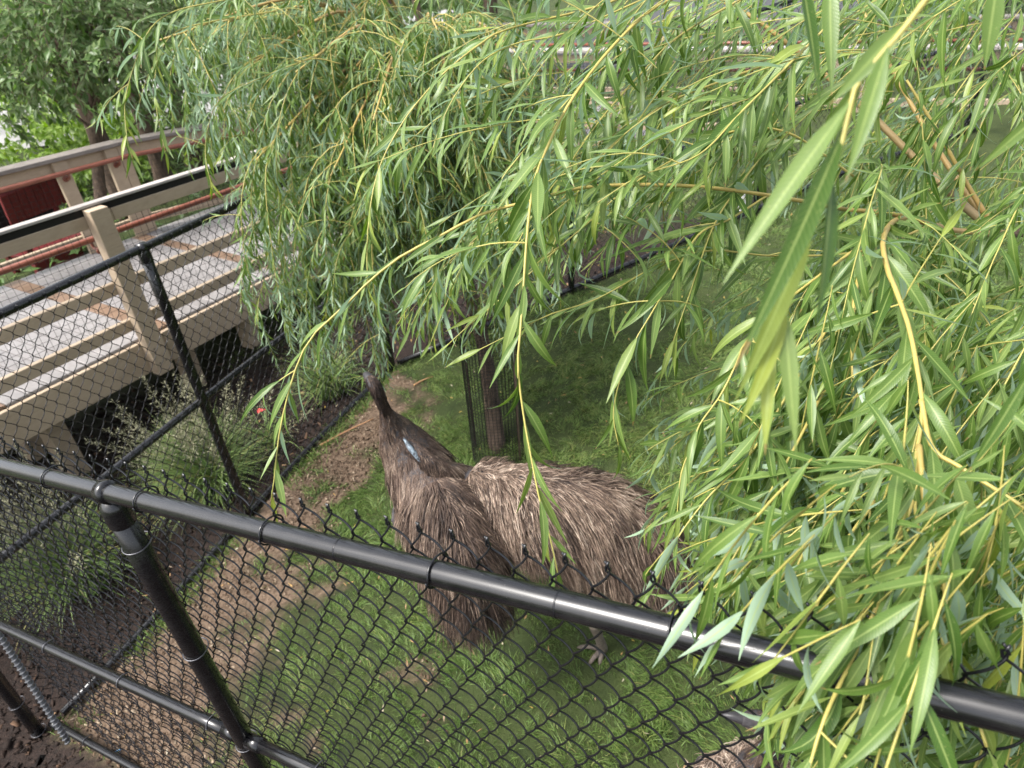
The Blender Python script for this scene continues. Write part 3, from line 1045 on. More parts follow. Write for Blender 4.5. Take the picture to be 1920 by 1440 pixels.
# ------------------------------------------------------------------ background willow, its trunk in the wire guard
TB = gpt(*atz(935, 852, -.16)[:2])
hub = W(806, 150, 4.55)
wa = Tree()
limbA = [(300, 75, 3.35), (415, 40, 3.6), (555, 135, 3.25), (655, 40, 3.8), (700, 225, 3.1), (480, 300, 3.35), (620, 330, 3.2),
         (765, 300, 3.4), (880, 250, 3.5), (960, 90, 3.6), (820, 55, 3.3), (560, -70, 3.5), (380, -50, 3.9), (700, 430, 3.4),
         (470, 120, 3.45), (620, 180, 3.5), (540, 420, 3.5), (850, 420, 3.9), (640, 500, 3.6), (900, 320, 3.5), (985, 330, 3.75), (1060, 250, 4.0)]
CLEAR_A = [(-300, 1600), (-300, -80), (205, -80), (236, 60), (228, 300), (320, 320), (372, 330), (378, 470), (345, 620), (430, 700),
           (560, 690), (640, 710), (720, 830), (750, 740), (800, 800), (850, 830), (900, 760), (960, 690), (1010, 1600)]


def cut(P, poly, keep=.0):
    x, y, z = proj(P)
    bad = inpoly(x, y, poly)
    if bad.any():
        i = int(np.argmax(bad))
        P = P[:i]
    return P


for e in limbA:
    e3 = W(*e); mid = (hub * .5 + e3 * .5) + np.array([0, 0, .22 + .1 * random.random()])
    P = resample([hub + rng.normal(0, .03, 3), hub * .78 + e3 * .22 + np.array([0, 0, .16]), mid, e3], 16)
    wa.branch(P, .014, .004, 6)
    out = nrm((e3 - hub) * np.array([1, 1, 0]))
    ns = 24
    for k in range(ns):
        i = int(np.clip(3 + (k + random.random()) / ns * 12, 3, 15))
        d0 = nrm(out * rng.uniform(.2, 1.1) + rng.normal(0, .55, 3) * [1, 1, .35] + np.array([0, 0, rng.uniform(-.2, .35)]))
        S = hang(P[i], d0, rng.uniform(.55, 1.35), rng.uniform(2.6, 5.5), 16, .10)
        S = cut(S, CLEAR_A)
        if len(S) < 5:
            continue
        wa.twig(S, .0028, .0009, 4)
        wa.leaves(S, .0155, rng.uniform(.090, .122), wr=.128, droop=.6)
        for q in range(2):                                   # side shoots
            j = random.randrange(2, len(S) - 2)
            S2 = cut(hang(S[j], nrm(S[j + 1] - S[j] + rng.normal(0, .5, 3)), rng.uniform(.2, .5), 4, 9, .1), CLEAR_A)
            if len(S2) > 4:
                wa.twig(S2, .0018, .0008, 4); wa.leaves(S2, .0155, rng.uniform(.08, .105), wr=.128, droop=.6)
willowA = thing('willow_tree', 'young weeping willow whose trunk stands in the black wire guard beside the emus', 'tree',
                tuple(TB), 'willow trees')
for o_ in ():
    pass


def rebase(root):
    """children were built in world coordinates; shift them under a root that stands elsewhere"""
    inv = Matrix.Translation(-root.location)
    for ch in root.children:
        ch.matrix_parent_inverse = inv


nA = wa.build(willowA, willow_leaf, bark_y, m_far=4, m_near=7, top=300)
trA = resample([TB - dz * .1, TB + (hub - TB) * .3 + [.03, 0, 0], TB + (hub - TB) * .65 - [.03, 0, 0], hub, hub + [-.05, .1, .6]], 20)
V, Q, T = tube(trA, np.linspace(.058, .022, 20) * (1 + .05 * rng.normal(size=20)), 12)
link('trunk', mesh_np('trunk', V, [Q, T], bark), willowA)
rebase(willowA)

# wire guard round that trunk
guard = thing('tree_guard', 'black plastic mesh tube around the young willow trunk on the lawn', 'tree guard', tuple(TB))
A = Acc(); gr_, gh = .165, .98
for a in np.arange(0, 2 * np.pi, 2 * np.pi / 46):
    p = np.array([gr_ * math.cos(a), gr_ * math.sin(a), 0])
    A.add(*tube([p - dz * .02, p * 1.02 + dz * gh], .0017, 4, False)[:2])
aa = np.linspace(0, 2 * np.pi, 33)
for h in np.arange(0, gh, .024):
    A.add(*tube(np.stack([gr_ * np.cos(aa), gr_ * np.sin(aa), np.full(33, h)], -1), .0016, 4, False)[:2])
tag(link('mesh', A.mesh('mesh', gridm), guard), kind='stuff')
for a in (2.6, 5.6):
    p = np.array([(gr_ + .012) * math.cos(a), (gr_ + .012) * math.sin(a), -.1])
    link('stake', tube_me('stake', [p, p + dz * (gh + .1)], .007, bark, 8), guard)

# ------------------------------------------------------------------ foreground willow
wb = Tree()
HB = (1870, 440, 2.0)
limbB = [([(1351, 0, 2.15), (1421, 39, 2.12), (1522, 120, 2.1), (1619, 202, 2.05), (1717, 299, 2.0), (1790, 370, 1.98), HB], .0055, .012),
         ([(1590, -40, 2.2), (1658, 101, 2.15), (1697, 175, 2.1), (1763, 288, 2.05), (1841, 404, 2.0), HB], .004, .009),
         ([(1588, 393, 1.75), (1666, 400, 1.8), (1744, 420, 1.9), (1786, 432, 1.95), HB], .005, .010),
         ([(1700, 150, 1.9), (1760, 250, 1.9), (1810, 340, 1.95), HB], .003, .008),
         ]
for pts, r0, r1 in limbB:
    wb.branch(pxpath(pts, 22), r0, r1, 9)

# stems traced from the photograph: (points px, py, depth m), leaf length, radius at the start, end
Z = 1.45
stems = [
    ([(1588, 393, 1.75), (1440, 366, 1.6), (1280, 348, 1.5), (1107, 350, 1.45), (1003, 375, 1.42), (907, 400, 1.42), (830, 440, 1.42), (750, 482, 1.42), (690, 530, 1.42),
      (645, 575, 1.42), (585, 631, 1.42), (554, 693, 1.42), (533, 768, 1.42), (521, 831, 1.42), (514, 900, 1.42), (508, 940, 1.42)], .112, .0054, .0012, .034),
    ([(1300, -20, 1.5), (1220, 20, 1.48), (1140, 97, 1.42), (1070, 190, 1.36), (1023, 283, 1.32), (1003, 337, 1.3), (990, 420, 1.27), (980, 560, 1.24), (974, 640, 1.22), (971, 690, 1.22),
      (982, 781, 1.22), (998, 869, 1.21), (1012, 938, 1.2), (1031, 1006, 1.19), (1047, 1080, 1.18)], .112, .0036, .0012, .036),
    ([(1240, -40, 1.9), (1127, 10, 1.85), (957, 53, 1.75), (900, 83, 1.7), (837, 133, 1.68), (787, 187, 1.66), (753, 233, 1.65), (720, 293, 1.65), (703, 343, 1.65), (693, 400, 1.65), (688, 470, 1.65), (690, 540, 1.65)], .105, .0034, .001, .034),
    ([(1290, -40, 1.8), (1187, 7, 1.75), (1057, 63, 1.7), (973, 80, 1.68), (907, 113, 1.66), (857, 173, 1.65), (827, 233, 1.65), (805, 300, 1.65)], .105, .0028, .001, .032),
    ([(1440, 120, 1.7), (1280, 180, 1.6), (1220, 213, 1.55), (1140, 283, 1.5), (1103, 327, 1.48), (1073, 380, 1.46), (1045, 440, 1.45), (1020, 520, 1.45)], .11, .0032, .001, .034),
    ([(1440, -30, 1.75), (1280, 63, 1.65), (1207, 133, 1.6), (1140, 207, 1.55), (1100, 260, 1.52), (1065, 315, 1.5), (1030, 400, 1.5)], .11, .0030, .001, .034),
    ([(1600, 330, 1.7), (1480, 250, 1.6), (1380, 245, 1.55), (1280, 290, 1.5), (1180, 350, 1.46), (1100, 420, 1.44), (1030, 480, 1.42), (940, 560, 1.42), (890, 600, 1.42), (838, 648, 1.42)], .105, .003, .001, .034),
    ([(1750, 420, 1.8), (1620, 470, 1.7), (1460, 480, 1.6), (1330, 470, 1.5), (1230, 500, 1.46), (1120, 560, 1.44), (1030, 590, 1.43), (960, 625, 1.42), (900, 655, 1.42)], .105, .0032, .001, .034),
    ([(1440, 366, 1.6), (1370, 410, 1.52), (1310, 440, 1.46), (1262, 520, 1.42), (1220, 590, 1.4), (1185, 650, 1.4), (1160, 720, 1.4), (1150, 780, 1.4), (1160, 835, 1.4)], .115, .0026, .001, .034),
    ([(1700, 408, 1.84), (1672, 418, 1.55), (1656, 452, 1.30), (1664, 505, 1.15), (1682, 550, 1.1), (1705, 617, 1.05), (1720, 694, 1.0), (1730, 772, .96), (1718, 850, .93), (1715, 928, .90), (1720, 986, .87), (1747, 1104, .82), (1771, 1223, .79), (1780, 1330, .77)], .118, .0075, .0014, .040),
    ([(1727, 750, .97), (1748, 838, .93), (1802, 877, .9), (1919, 951, .85), (2000, 1010, .82)], .115, .0038, .002, .036),
    ([(1715, 915, .905), (1706, 955, .885), (1688, 1000, .86), (1664, 1070, .82), (1642, 1175, .78), (1623, 1295, .75), (1612, 1340, .74)], .118, .0030, .0012, .036),
    ([(1722, 835, .935), (1731, 910, .905), (1740, 993, .88), (1767, 1080, .85), (1776, 1135, .83), (1800, 1250, .8), (1850, 1400, .78)], .115, .0046, .002, .040),
    ([(1654, 1110, .80), (1628, 1175, .79), (1588, 1255, .785), (1545, 1350, .76), (1517, 1440, .75), (1500, 1500, .75)], .112, .0030, .0016, .03),
    ([(1620, 480, 1.5), (1604, 550, 1.42), (1598, 617, 1.38), (1600, 733, 1.32), (1612, 850, 1.26), (1631, 940, 1.22), (1620, 1040, 1.18), (1590, 1150, 1.15)], .115, .0044, .0012, .036),
    ([(1600, 470, 1.5), (1480, 560, 1.4), (1400, 640, 1.35), (1382, 679, 1.33), (1351, 741, 1.32), (1312, 796, 1.31), (1297, 838, 1.3), (1277, 889, 1.3), (1268, 986, 1.3)], .115, .0032, .001, .036),
    ([(1560, 600, 1.3), (1500, 700, 1.25), (1440, 800, 1.22), (1400, 860, 1.2), (1330, 930, 1.2), (1270, 1010, 1.2), (1230, 1090, 1.2)], .11, .003, .001, .034),
    ([(1560, 700, 1.25), (1500, 820, 1.2), (1440, 930, 1.16), (1390, 1020, 1.14), (1340, 1110, 1.13), (1318, 1180, 1.13)], .11, .003, .001, .034),
    ([(1612, 850, 1.22), (1560, 960, 1.12), (1500, 1050, 1.06), (1470, 1150, 1.02), (1455, 1240, 1.0), (1450, 1330, .98)], .112, .003, .001, .034),
    ([(1640, 940, 1.1), (1570, 1040, 1.0), (1530, 1140, .95), (1480, 1250, .92), (1440, 1340, .9)], .11, .003, .001, .034),
    ([(1500, 200, 1.8), (1400, 330, 1.6), (1340, 420, 1.5), (1290, 560, 1.45), (1262, 640, 1.45)], .115, .0028, .001, .034),
    ([(1560, 40, 1.5), (1480, 120, 1.4), (1390, 210, 1.35), (1310, 290, 1.3), (1200, 330, 1.3), (1120, 380, 1.3)], .12, .0028, .001, .036),
    # arching shoots of the left crown's edge
    ([(560, -30, 2.6), (420, 0, 2.5), (330, 20, 2.45), (285, 50, 2.42), (262, 95, 2.4), (246, 140, 2.4), (236, 180, 2.4), (234, 215, 2.4), (240, 270, 2.4), (250, 300, 2.4)], .105, .0026, .001, .028),
    ([(520, 20, 2.7), (400, 40, 2.6), (330, 60, 2.55), (298, 105, 2.5), (290, 170, 2.5), (298, 230, 2.5), (310, 285, 2.5)], .10, .0024, .001, .028),
    ([(640, 120, 2.8), (590, 110, 2.75), (540, 125, 2.7), (480, 150, 2.7), (420, 180, 2.7), (395, 220, 2.7), (385, 290, 2.7), (400, 360, 2.7)], .10, .0026, .001, .024),
]
for pts, L, r0, r1, sp in stems:
    P = pxpath(pts, 40)
    wb.branch(P, r0, r1, 7)
    wb.leaves(P, sp * .78, L * 1.26, wr=.132, start=.10, ang=(22, 52), droop=.40)
    n = len(P)
    for q in range(3 if len(pts) > 8 else 1):        # short side shoots
        j = random.randrange(int(n * .3), n - 6)
        S = hang(P[j], nrm(P[j + 1] - P[j] + rng.normal(0, .45, 3)), rng.uniform(.10, .26), 4, 9, .1)
        wb.twig(S, .0016, .0008, 5); wb.leaves(S, .019, L * 1.0, wr=.132)

# the shoot hanging close to the lens, and its big soft leaves
P = pxpath([(1780, -60, .46), (1690, 60, .47), (1612, 150, .48), (1592, 210, .48), (1570, 300, .48), (1535, 400, .49), (1500, 480, .50), (1462, 580, .51), (1440, 680, .52), (1432, 760, .53)], 26)
wb.branch(P, .0022, .0012, 8)


def near_leaf(a, b, up, w, bend=.15, tw=0., rnd=.45):
    a, b = W(*a), W(*b); d = b - a
    wb.one(a, d, up, np.linalg.norm(d) * (1 + bend * .05), w, bend, tw, rnd)


toc = nrm(CAM - W(1500, 400, .5))
near_leaf((1598, 185, .48), (1352, 520, .47), toc * .8 + [0, .3, .5], .0155, .12, .1, .62)
near_leaf((1590, 225, .48), (1398, 690, .46), toc * .8 + [.5, 0, .2], .0165, .15, -.2, .10)
near_leaf((1560, 330, .49), (1542, 612, .46), toc + [.6, 0, -.3], .0150, .1, .1, .0)
near_leaf((1530, 405, .49), (1385, 760, .50), toc + [.3, .1, 0], .0140, .2, .2, .85)
near_leaf((1470, 570, .51), (1492, 850, .50), toc, .0125, .25, .2, .7)
near_leaf((1480, 560, .51), (1402, 800, .50), toc + [.4, 0, 0], .0115, .3, -.3, .98)
near_leaf((1450, 640, .52), (1425, 850, .51), toc + [-.4, 0, .2], .0100, .3, .3, .95)
near_leaf((1620, 140, .48), (1505, 330, .50), toc + [.5, .2, .2], .0120, .2, .3, .55)
near_leaf((1665, 85, .47), (1590, 330, .46), toc, .0125, .2, .2, .5)
near_leaf((1700, 40, .47), (1560, 190, .48), toc, .0135, .2, .2, .6)
near_leaf((1500, -60, .62), (1545, 190, .62), toc + [.5, .3, -.2], .0125, .1, .1, .0)
near_leaf((1555, -60, .66), (1560, 175, .66), toc, .0150, .1, .1, .45)
near_leaf((1870, -40, .60), (1848, 130, .62), toc, .0160, .15, .1, .45)
near_leaf((1990, 180, .62), (1830, 320, .66), toc, .0120, .2, .2, .5)
near_leaf((1930, 700, .60), (1820, 890, .62), toc, .0120, .2, .2, .1)

# the rest of the crown: drooping shoots from the limbs
CLEAR_B = [(-200, 1600), (-200, 640), (520, 640), (700, 660), (830, 640), (960, 600), (1090, 640), (1180, 690), (1150, 800), (1200, 900), (1205, 1000), (1255, 1100),
           (1300, 1190), (1390, 1230), (1440, 1330), (1460, 1600)]
LAWN = [(1000, 560), (1240, 440), (1460, 440), (1440, 640), (1300, 700), (1180, 760), (1020, 660)]


def shoots(n, xr, yr, zr, dirv, spread, lr, droop, L, sp=.024, wr=.122, lawn=.96):
    done = tries = 0
    while done < n and tries < n * 12:
        tries += 1
        p = W(random.uniform(*xr), random.uniform(*yr), random.uniform(*zr))
        d = nrm(np.asarray(dirv) + rng.normal(0, spread, 3))
        S = hang(p, d, random.uniform(*lr), droop * rng.uniform(.6, 1.4), 14, .10)
        x, y, z = proj(S)
        if z.min() < .62 or inpoly(x[:2], y[:2], CLEAR_B).any():
            continue
        S = cut(S, CLEAR_B)
        if len(S) < 6:
            continue
        x, y, z = proj(S)
        if inpoly(x, y, LAWN).mean() > .05 and random.random() < lawn:
            continue
        done += 1
        wb.twig(S, .0018, .0008, 5, True)
        wb.leaves(S, sp * .76, L * rng.uniform(.85, 1.12), wr=wr, start=.0, droop=.45)


# far layers first (they fill in behind), then nearer ones
shoots(54, (1250, 2000), (-120, 300), (2.2, 3.2), (-.7, -.2, -.1), .40, (.5, 1.0), 1.6, .115, .028)
shoots(80, (1050, 2000), (-100, 380), (1.4, 2.1), (-.8, -.2, -.15), .35, (.4, .8), 1.6, .125, .028)
shoots(140, (1380, 2020), (330, 820), (1.5, 2.6), (-.6, -.1, -.35), .40, (.4, .8), 2.0, .122, .025)
shoots(100, (1480, 2050), (500, 1000), (1.1, 1.7), (-.45, -.15, -.6), .35, (.35, .65), 2.2, .125, .026)
shoots(80, (1500, 2050), (850, 1350), (1.0, 2.0), (-.45, 0, -.6), .35, (.3, .55), 2.2, .12, .026)
shoots(34, (1600, 2050), (700, 1250), (.78, 1.0), (-.3, -.1, -.8), .3, (.25, .45), 2.0, .112, .028)
shoots(22, (1500, 1900), (860, 1180), (.66, .80), (-.25, -.05, -.9), .25, (.22, .38), 2.0, .112, .030)
rootB = gpt(2.5, 2.2)
willowB = thing('willow_tree', 'weeping willow hanging over the front fence, large leaves close to the viewer', 'tree', tuple(rootB), 'willow trees')
nB = wb.build(willowB, willow_leaf, bark_y, m_far=5, m_near=11, top=300)
hb = W(*HB)
trB = resample([rootB - dz * .1, rootB + [.1, .05, .5], hb * .4 + rootB * .6 + [.1, .05, .3], hb + [.10, .03, .0], hb], 18)
V, Q, T = tube(trB, np.linspace(.06, .012, 18), 12)
link('trunk', mesh_np('trunk', V, [Q, T], bark), willowB)
rebase(willowB)
print('willow leaves', nA, nB)

# ------------------------------------------------------------------ emus
skinm = mat('emu_skin', (.05, .04, .035), .7, .3)
t = NT(skinm)
at = t.new('ShaderNodeAttribute', attribute_name='zone')       # hide colour is kept by position along the body, see below
n = t.noise(60, 4)
t.link(t.ramp(n, [(.3, (.025, .023, .025)), (.7, (.060, .055, .058))]), t.b.inputs['Base Color']); t.bump(n, .4, .004)
bluem = mat('bare_blue_skin', (.30, .40, .46), .6, .3)
t = NT(bluem); n = t.noise(95, 5); t.link(t.ramp(n, [(.38, (.035, .042, .05)), (.64, (.19, .235, .275))]), t.b.inputs['Base Color']); t.bump(n, .5, .004)
legm = mat('emu_leg_scales', (.19, .16, .13), .6, .3)
t = NT(legm); n = t.noise(90, 3); t.link(t.ramp(n, [(.3, (.085, .068, .055)), (.7, (.19, .155, .128))]), t.b.inputs['Base Color']); t.bump(n, .5, .003)
beakm = mat('beak_horn', (.035, .033, .036), .4, .4)
eyem = mat('emu_eye', (.02, .010, .006), .08, .6)
plume = mat('emu_plumage', (.2, .14, .1), .62, .25)
t = NT(plume)
at = t.new('ShaderNodeAttribute', attribute_name='shade')
hi = t.new('ShaderNodeHairInfo')
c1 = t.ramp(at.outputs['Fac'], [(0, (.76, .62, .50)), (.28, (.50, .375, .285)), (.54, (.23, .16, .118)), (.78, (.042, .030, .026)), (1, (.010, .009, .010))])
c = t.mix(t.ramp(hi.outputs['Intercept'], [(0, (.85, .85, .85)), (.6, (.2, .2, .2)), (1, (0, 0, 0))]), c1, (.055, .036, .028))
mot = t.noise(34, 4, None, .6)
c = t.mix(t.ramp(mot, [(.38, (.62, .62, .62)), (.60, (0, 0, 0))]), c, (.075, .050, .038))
t.link(c, t.b.inputs['Base Color'])


def emu(label, spine, legs, n_clump, per, hem=.42, seed=1, crest=True, spread=.34, beak=None, parting=None, front_lift=0.0, tone=0.0):
    """spine rows: (world point, half width, half height, feather length, shade). Ordered rump -> beak base."""
    rg = np.random.default_rng(seed)
    P0 = np.array([s[0] for s in spine]); C0 = np.array([s[1:] for s in spine], float)
    seg = np.linalg.norm(np.diff(P0, axis=0), axis=1); cum = np.r_[0, np.cumsum(seg)]
    NS = 90
    P = resample(P0, NS); u = np.linspace(0, cum[-1], NS)
    Cc = np.stack([np.interp(u, cum, C0[:, k]) for k in range(4)], -1)
    for _ in range(3):
        Cc[1:-1] = (Cc[:-2] + 2 * Cc[1:-1] + Cc[2:]) / 4
    T = nrm(np.gradient(P, axis=0))
    lat = np.cross(T, [0, 0, 1.0]); bad = np.linalg.norm(lat, axis=1) < .25
    lat = nrm(lat)
    for i in range(1, NS):
        if bad[i] or lat[i].dot(lat[i - 1]) < .3:
            q = lat[i - 1] - lat[i - 1].dot(T[i]) * T[i]; lat[i] = q / np.linalg.norm(q)
    ver = np.cross(lat, T)
    sd_ = 22; a = np.arange(sd_) * 2 * np.pi / sd_
    V = P[:, None] + Cc[:, :1, None] * np.cos(a)[None, :, None] * lat[:, None] + Cc[:, 1:2, None] * np.sin(a)[None, :, None] * ver[:, None]
    V = V.reshape(-1, 3)
    i = np.arange(NS - 1)[:, None] * sd_; j = np.arange(sd_)[None]; k = (j + 1) % sd_
    Q = np.stack([i + j, i + sd_ + j, i + sd_ + k, i + k], -1).reshape(-1, 4)[:, ::-1]
    j = j[0]; k = k[0]
    V = np.vstack([V, P[0], P[-1]])
    Tn = np.vstack([np.stack([np.full(sd_, NS * sd_), k, j], -1), np.stack([np.full(sd_, NS * sd_ + 1), (NS - 1) * sd_ + j, (NS - 1) * sd_ + k], -1)])
    acc = Acc(); acc.add(V, Q, Tn)
    base = np.array([P[NS // 3][0], P[NS // 3][1], 0]); base[2] = float(ground_h(base[0], base[1]))
    root = thing('emu', label, 'emu', tuple(base), 'emus in the grass enclosure')
    low = Acc()
    for lg in legs:
        hip, knee, ankle, foot, toes = lg
        thigh = resample([hip, knee, ankle], 12)
        acc.add(*tube(thigh, np.interp(np.linspace(0, 1, 12), [0, .5, 1], [.095, .055, .024]), 12))
        shank = resample([ankle, ankle * .5 + foot * .5, foot], 10)
        low.add(*tube(shank, np.interp(np.linspace(0, 1, 10), [0, .12, .5, .9, 1], [.025, .024, .017, .021, .019]), 10))
        for tp in toes:
            tv = resample([foot, (foot + tp) / 2 + [0, 0, .016], tp], 8)
            low.add(*tube(tv, np.interp(np.linspace(0, 1, 8), [0, .6, .85, 1], [.012, .009, .007, .003]), 8))
    acc.add(np.vstack(low.V), np.vstack(low.Q), np.vstack(low.T))
    body = link('body', acc.mesh('body', skinm), root)
    rm = body.modifiers.new('remesh', 'REMESH'); rm.mode = 'VOXEL'; rm.voxel_size = .0085; rm.use_smooth_shade = True
    lo2 = Acc()
    for V_, Q_, T_ in zip(low.V, low.Q, low.T):
        pass
    # scaled shanks as a slightly proud skin over the leg
    for lg in legs:
        hip, knee, ankle, foot, toes = lg
        sc_ = Acc()
        sc_.add(*tube(resample([ankle, ankle * .5 + foot * .5, foot], 10), np.interp(np.linspace(0, 1, 10), [0, .12, .5, .9, 1], [.028, .027, .020, .024, .022]), 10))
        for tp in toes:
            sc_.add(*tube(resample([foot, (foot + tp) / 2 + [0, 0, .016], tp], 8), np.interp(np.linspace(0, 1, 8), [0, .6, .85, 1], [.015, .011, .009, .003]), 8))
        link('leg', sc_.mesh('leg', legm), root)
    # head parts
    hd = P[-1]; hT = T[-1]
    if beak is not None:
        bk = resample([hd - hT * .012, hd * .5 + beak * .5 + [0, 0, .004], beak], 10)
        A_ = Acc()
        Vb, Qb, Tb = tube(bk, np.interp(np.linspace(0, 1, 10), [0, .5, .9, 1], [.021, .015, .007, .003]), 12)
        A_.add(Vb, Qb, Tb)
        link('beak', A_.mesh('beak', beakm), root)
    hc = P[-9]; hl = lat[-9]; hv = ver[-9]
    for s in (-1, 1):
        ep = hc + hl * s * Cc[-9, 0] * .93 + hv * Cc[-9, 1] * .25
        Ve, Qe, Te = tube([ep - hl * .008, ep - hl * .004, ep + hl * .0, ep + hl * .004, ep + hl * .007], [.004, .0085, .0100, .0085, .003], 10)
        link('eye', mesh_np('eye', Ve, [Qe, Te], eyem), root)
    # plumage: clumps of long loose feathers lying back and down over the body
    wgt = (Cc[:, 0] + Cc[:, 1]) * np.gradient(u) * np.where(Cc[:, 2] > .005, 1, 0) * np.clip(.12 / np.maximum(Cc[:, 2], .03), .6, 2.5)
    pr = wgt / wgt.sum()
    ci = rg.choice(NS, n_clump, p=pr); cphi = rg.uniform(0, 2 * np.pi, n_clump)
    cl_rand = rg.normal(0, 1, n_clump); cl_dir = rg.normal(0, spread, (n_clump, 3))
    idx = np.repeat(ci, per).astype(float) + rg.normal(0, .8, n_clump * per)
    ii0 = np.clip(idx, 0, NS - 1.001); f0 = (ii0 % 1)[:, None]; i0 = ii0.astype(int)

    def at_(Aq):
        return Aq[i0] * (1 - f0) + Aq[i0 + 1] * f0
    p, tt_, la, ve, cc = at_(P), nrm(at_(T)), nrm(at_(lat)), nrm(at_(ver)), at_(Cc)
    phi = np.repeat(cphi, per) + rg.normal(0, .13, n_clump * per)
    n_ = nrm(la * np.cos(phi)[:, None] / np.maximum(cc[:, :1], .01) + ve * np.sin(phi)[:, None] / np.maximum(cc[:, 1:2], .01))
    r = p + la * (cc[:, :1] * np.cos(phi)[:, None]) + ve * (cc[:, 1:2] * np.sin(phi)[:, None])
    dn = np.array([0, 0, -1.0]); dnt = dn - (n_ @ dn)[:, None] * n_
    # feathers part along the spine and sweep sideways
    sgn = np.sign(np.cos(phi))[:, None]
    sidew = la * sgn; sidew = sidew - (sidew * n_).sum(1, keepdims=True) * n_
    topness = np.clip(np.sin(phi), 0, 1)[:, None]
    d0 = nrm(-tt_ * .62 + dnt * .75 + sidew * topness * .25 + n_ * .36 + np.repeat(cl_dir, per, 0) * .50 + rg.normal(0, .11, p.shape))
    L = cc[:, 2] * rg.uniform(.7, 1.25, len(p)) * np.repeat(np.clip(1 + .2 * cl_rand, .6, 1.5), per)
    npt = 7; s = np.linspace(0, 1, npt)
    curl = nrm(np.repeat(rg.normal(0, 1, (n_clump, 3)), per, 0) + rg.normal(0, .4, p.shape)) * .08
    pts = r[:, None] + L[:, None, None] * (d0[:, None] * s[None, :, None] + (dn * .40 - n_ * .16 + curl)[:, None] * (s ** 2)[None, :, None])
    # tips of a clump converge a little
    gp = pts.reshape(n_clump, per, npt, 3); ctr = gp.mean(1, keepdims=True)
    gp = gp + (ctr - gp) * (.46 * s ** 1.5)[None, None, :, None]
    pts = gp.reshape(-1, npt, 3)
    z_min = ground_h(pts[..., 0], pts[..., 1]) + (hem * (1 + front_lift * smoothstep(.22, .55, ii0 / NS)))[:, None] * rg.uniform(.85, 1.1, len(pts))[:, None]
    low_ = pts[..., 2] < z_min
    pts[..., 2] = np.where(low_, z_min, pts[..., 2])
    hc_ = bpy.data.hair_curves.new('plumage')
    nS = len(pts)
    hc_.add_curves([npt] * nS)
    hc_.points.foreach_set('position', pts.reshape(-1).astype(np.float32))
    rad = np.tile(np.interp(s, [0, .5, 1], [1, .85, .15]), nS) * np.repeat(np.interp(cc[:, 2], [.02, .15], [.0009, .0018]), npt)
    ra = hc_.attributes.get('radius') or hc_.attributes.new('radius', 'FLOAT', 'POINT')
    ra.data.foreach_set('value', rad.astype(np.float32))
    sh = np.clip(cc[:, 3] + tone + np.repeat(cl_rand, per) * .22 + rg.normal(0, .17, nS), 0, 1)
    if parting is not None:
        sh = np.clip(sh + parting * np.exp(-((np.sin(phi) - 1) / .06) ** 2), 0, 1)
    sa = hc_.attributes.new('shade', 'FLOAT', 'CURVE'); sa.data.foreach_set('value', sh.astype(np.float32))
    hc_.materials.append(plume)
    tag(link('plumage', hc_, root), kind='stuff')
    return root, P, Cc


def leg_from(hip, ankle, foot, toes):
    hip, ankle, foot = map(np.asarray, (hip, ankle, foot))
    fwd = nrm((np.asarray(toes[0]) - foot) * [1, 1, 0])
    knee = (hip + ankle) / 2 + fwd * .14 + [0, 0, .05]
    return hip, knee, ankle, foot, [np.asarray(t_) for t_ in toes]


# the nearer emu: seen from behind, neck raised away from the viewer
e1 = [(atz(886, 1120, .60), .03, .04, .15, .34), (atz(882, 1100, .66), .09, .11, .16, .36), (atz(864, 1045, .77), .132, .18, .135, .36),
      (atz(838, 985, .85), .142, .20, .115, .38), (atz(808, 925, .91), .130, .17, .10, .40), (atz(784, 880, .98), .118, .14, .10, .42),
      (atz(763, 843, 1.06), .100, .11, .085, .42), (atz(743, 810, 1.15), .066, .070, .065, .46), (atz(730, 787, 1.225), .036, .038, .045, .42), (atz(723, 771, 1.275), .019, .022, .020, .92),
      (atz(717, 757, 1.32), .017, .020, .018, .97), (atz(707, 733, 1.39), .017, .020, .022, .97), (atz(699, 718, 1.42), .021, .024, .024, .95), (atz(692, 708, 1.43), .015, .017, .014, .95)]
f1 = gpt(*atz(868, 1075, .74)[:2]); ax1 = nrm((e1[4][0] - e1[1][0]) * [1, 1, 0]); lt1 = np.cross(ax1, dz)
lg1 = []
for s in (-1, 1):
    ft = onground(862 + 24 * s, 1140, .02)
    lg1.append(leg_from(e1[3][0] + ax1 * .16 + lt1 * s * .08 - dz * .05, ft + dz * .36 - ax1 * .05, ft, [ft + ax1 * .17 - dz * .015, ft + ax1 * .12 + lt1 * .08 - dz * .015, ft + ax1 * .12 - lt1 * .08 - dz * .015]))
emu1, _, _ = emu('shaggy brown emu seen from behind, dark head stretched up and away', e1, lg1, 3600, 12, hem=.40, seed=3, beak=atz(683, 702, 1.41), parting=.30, tone=.07)

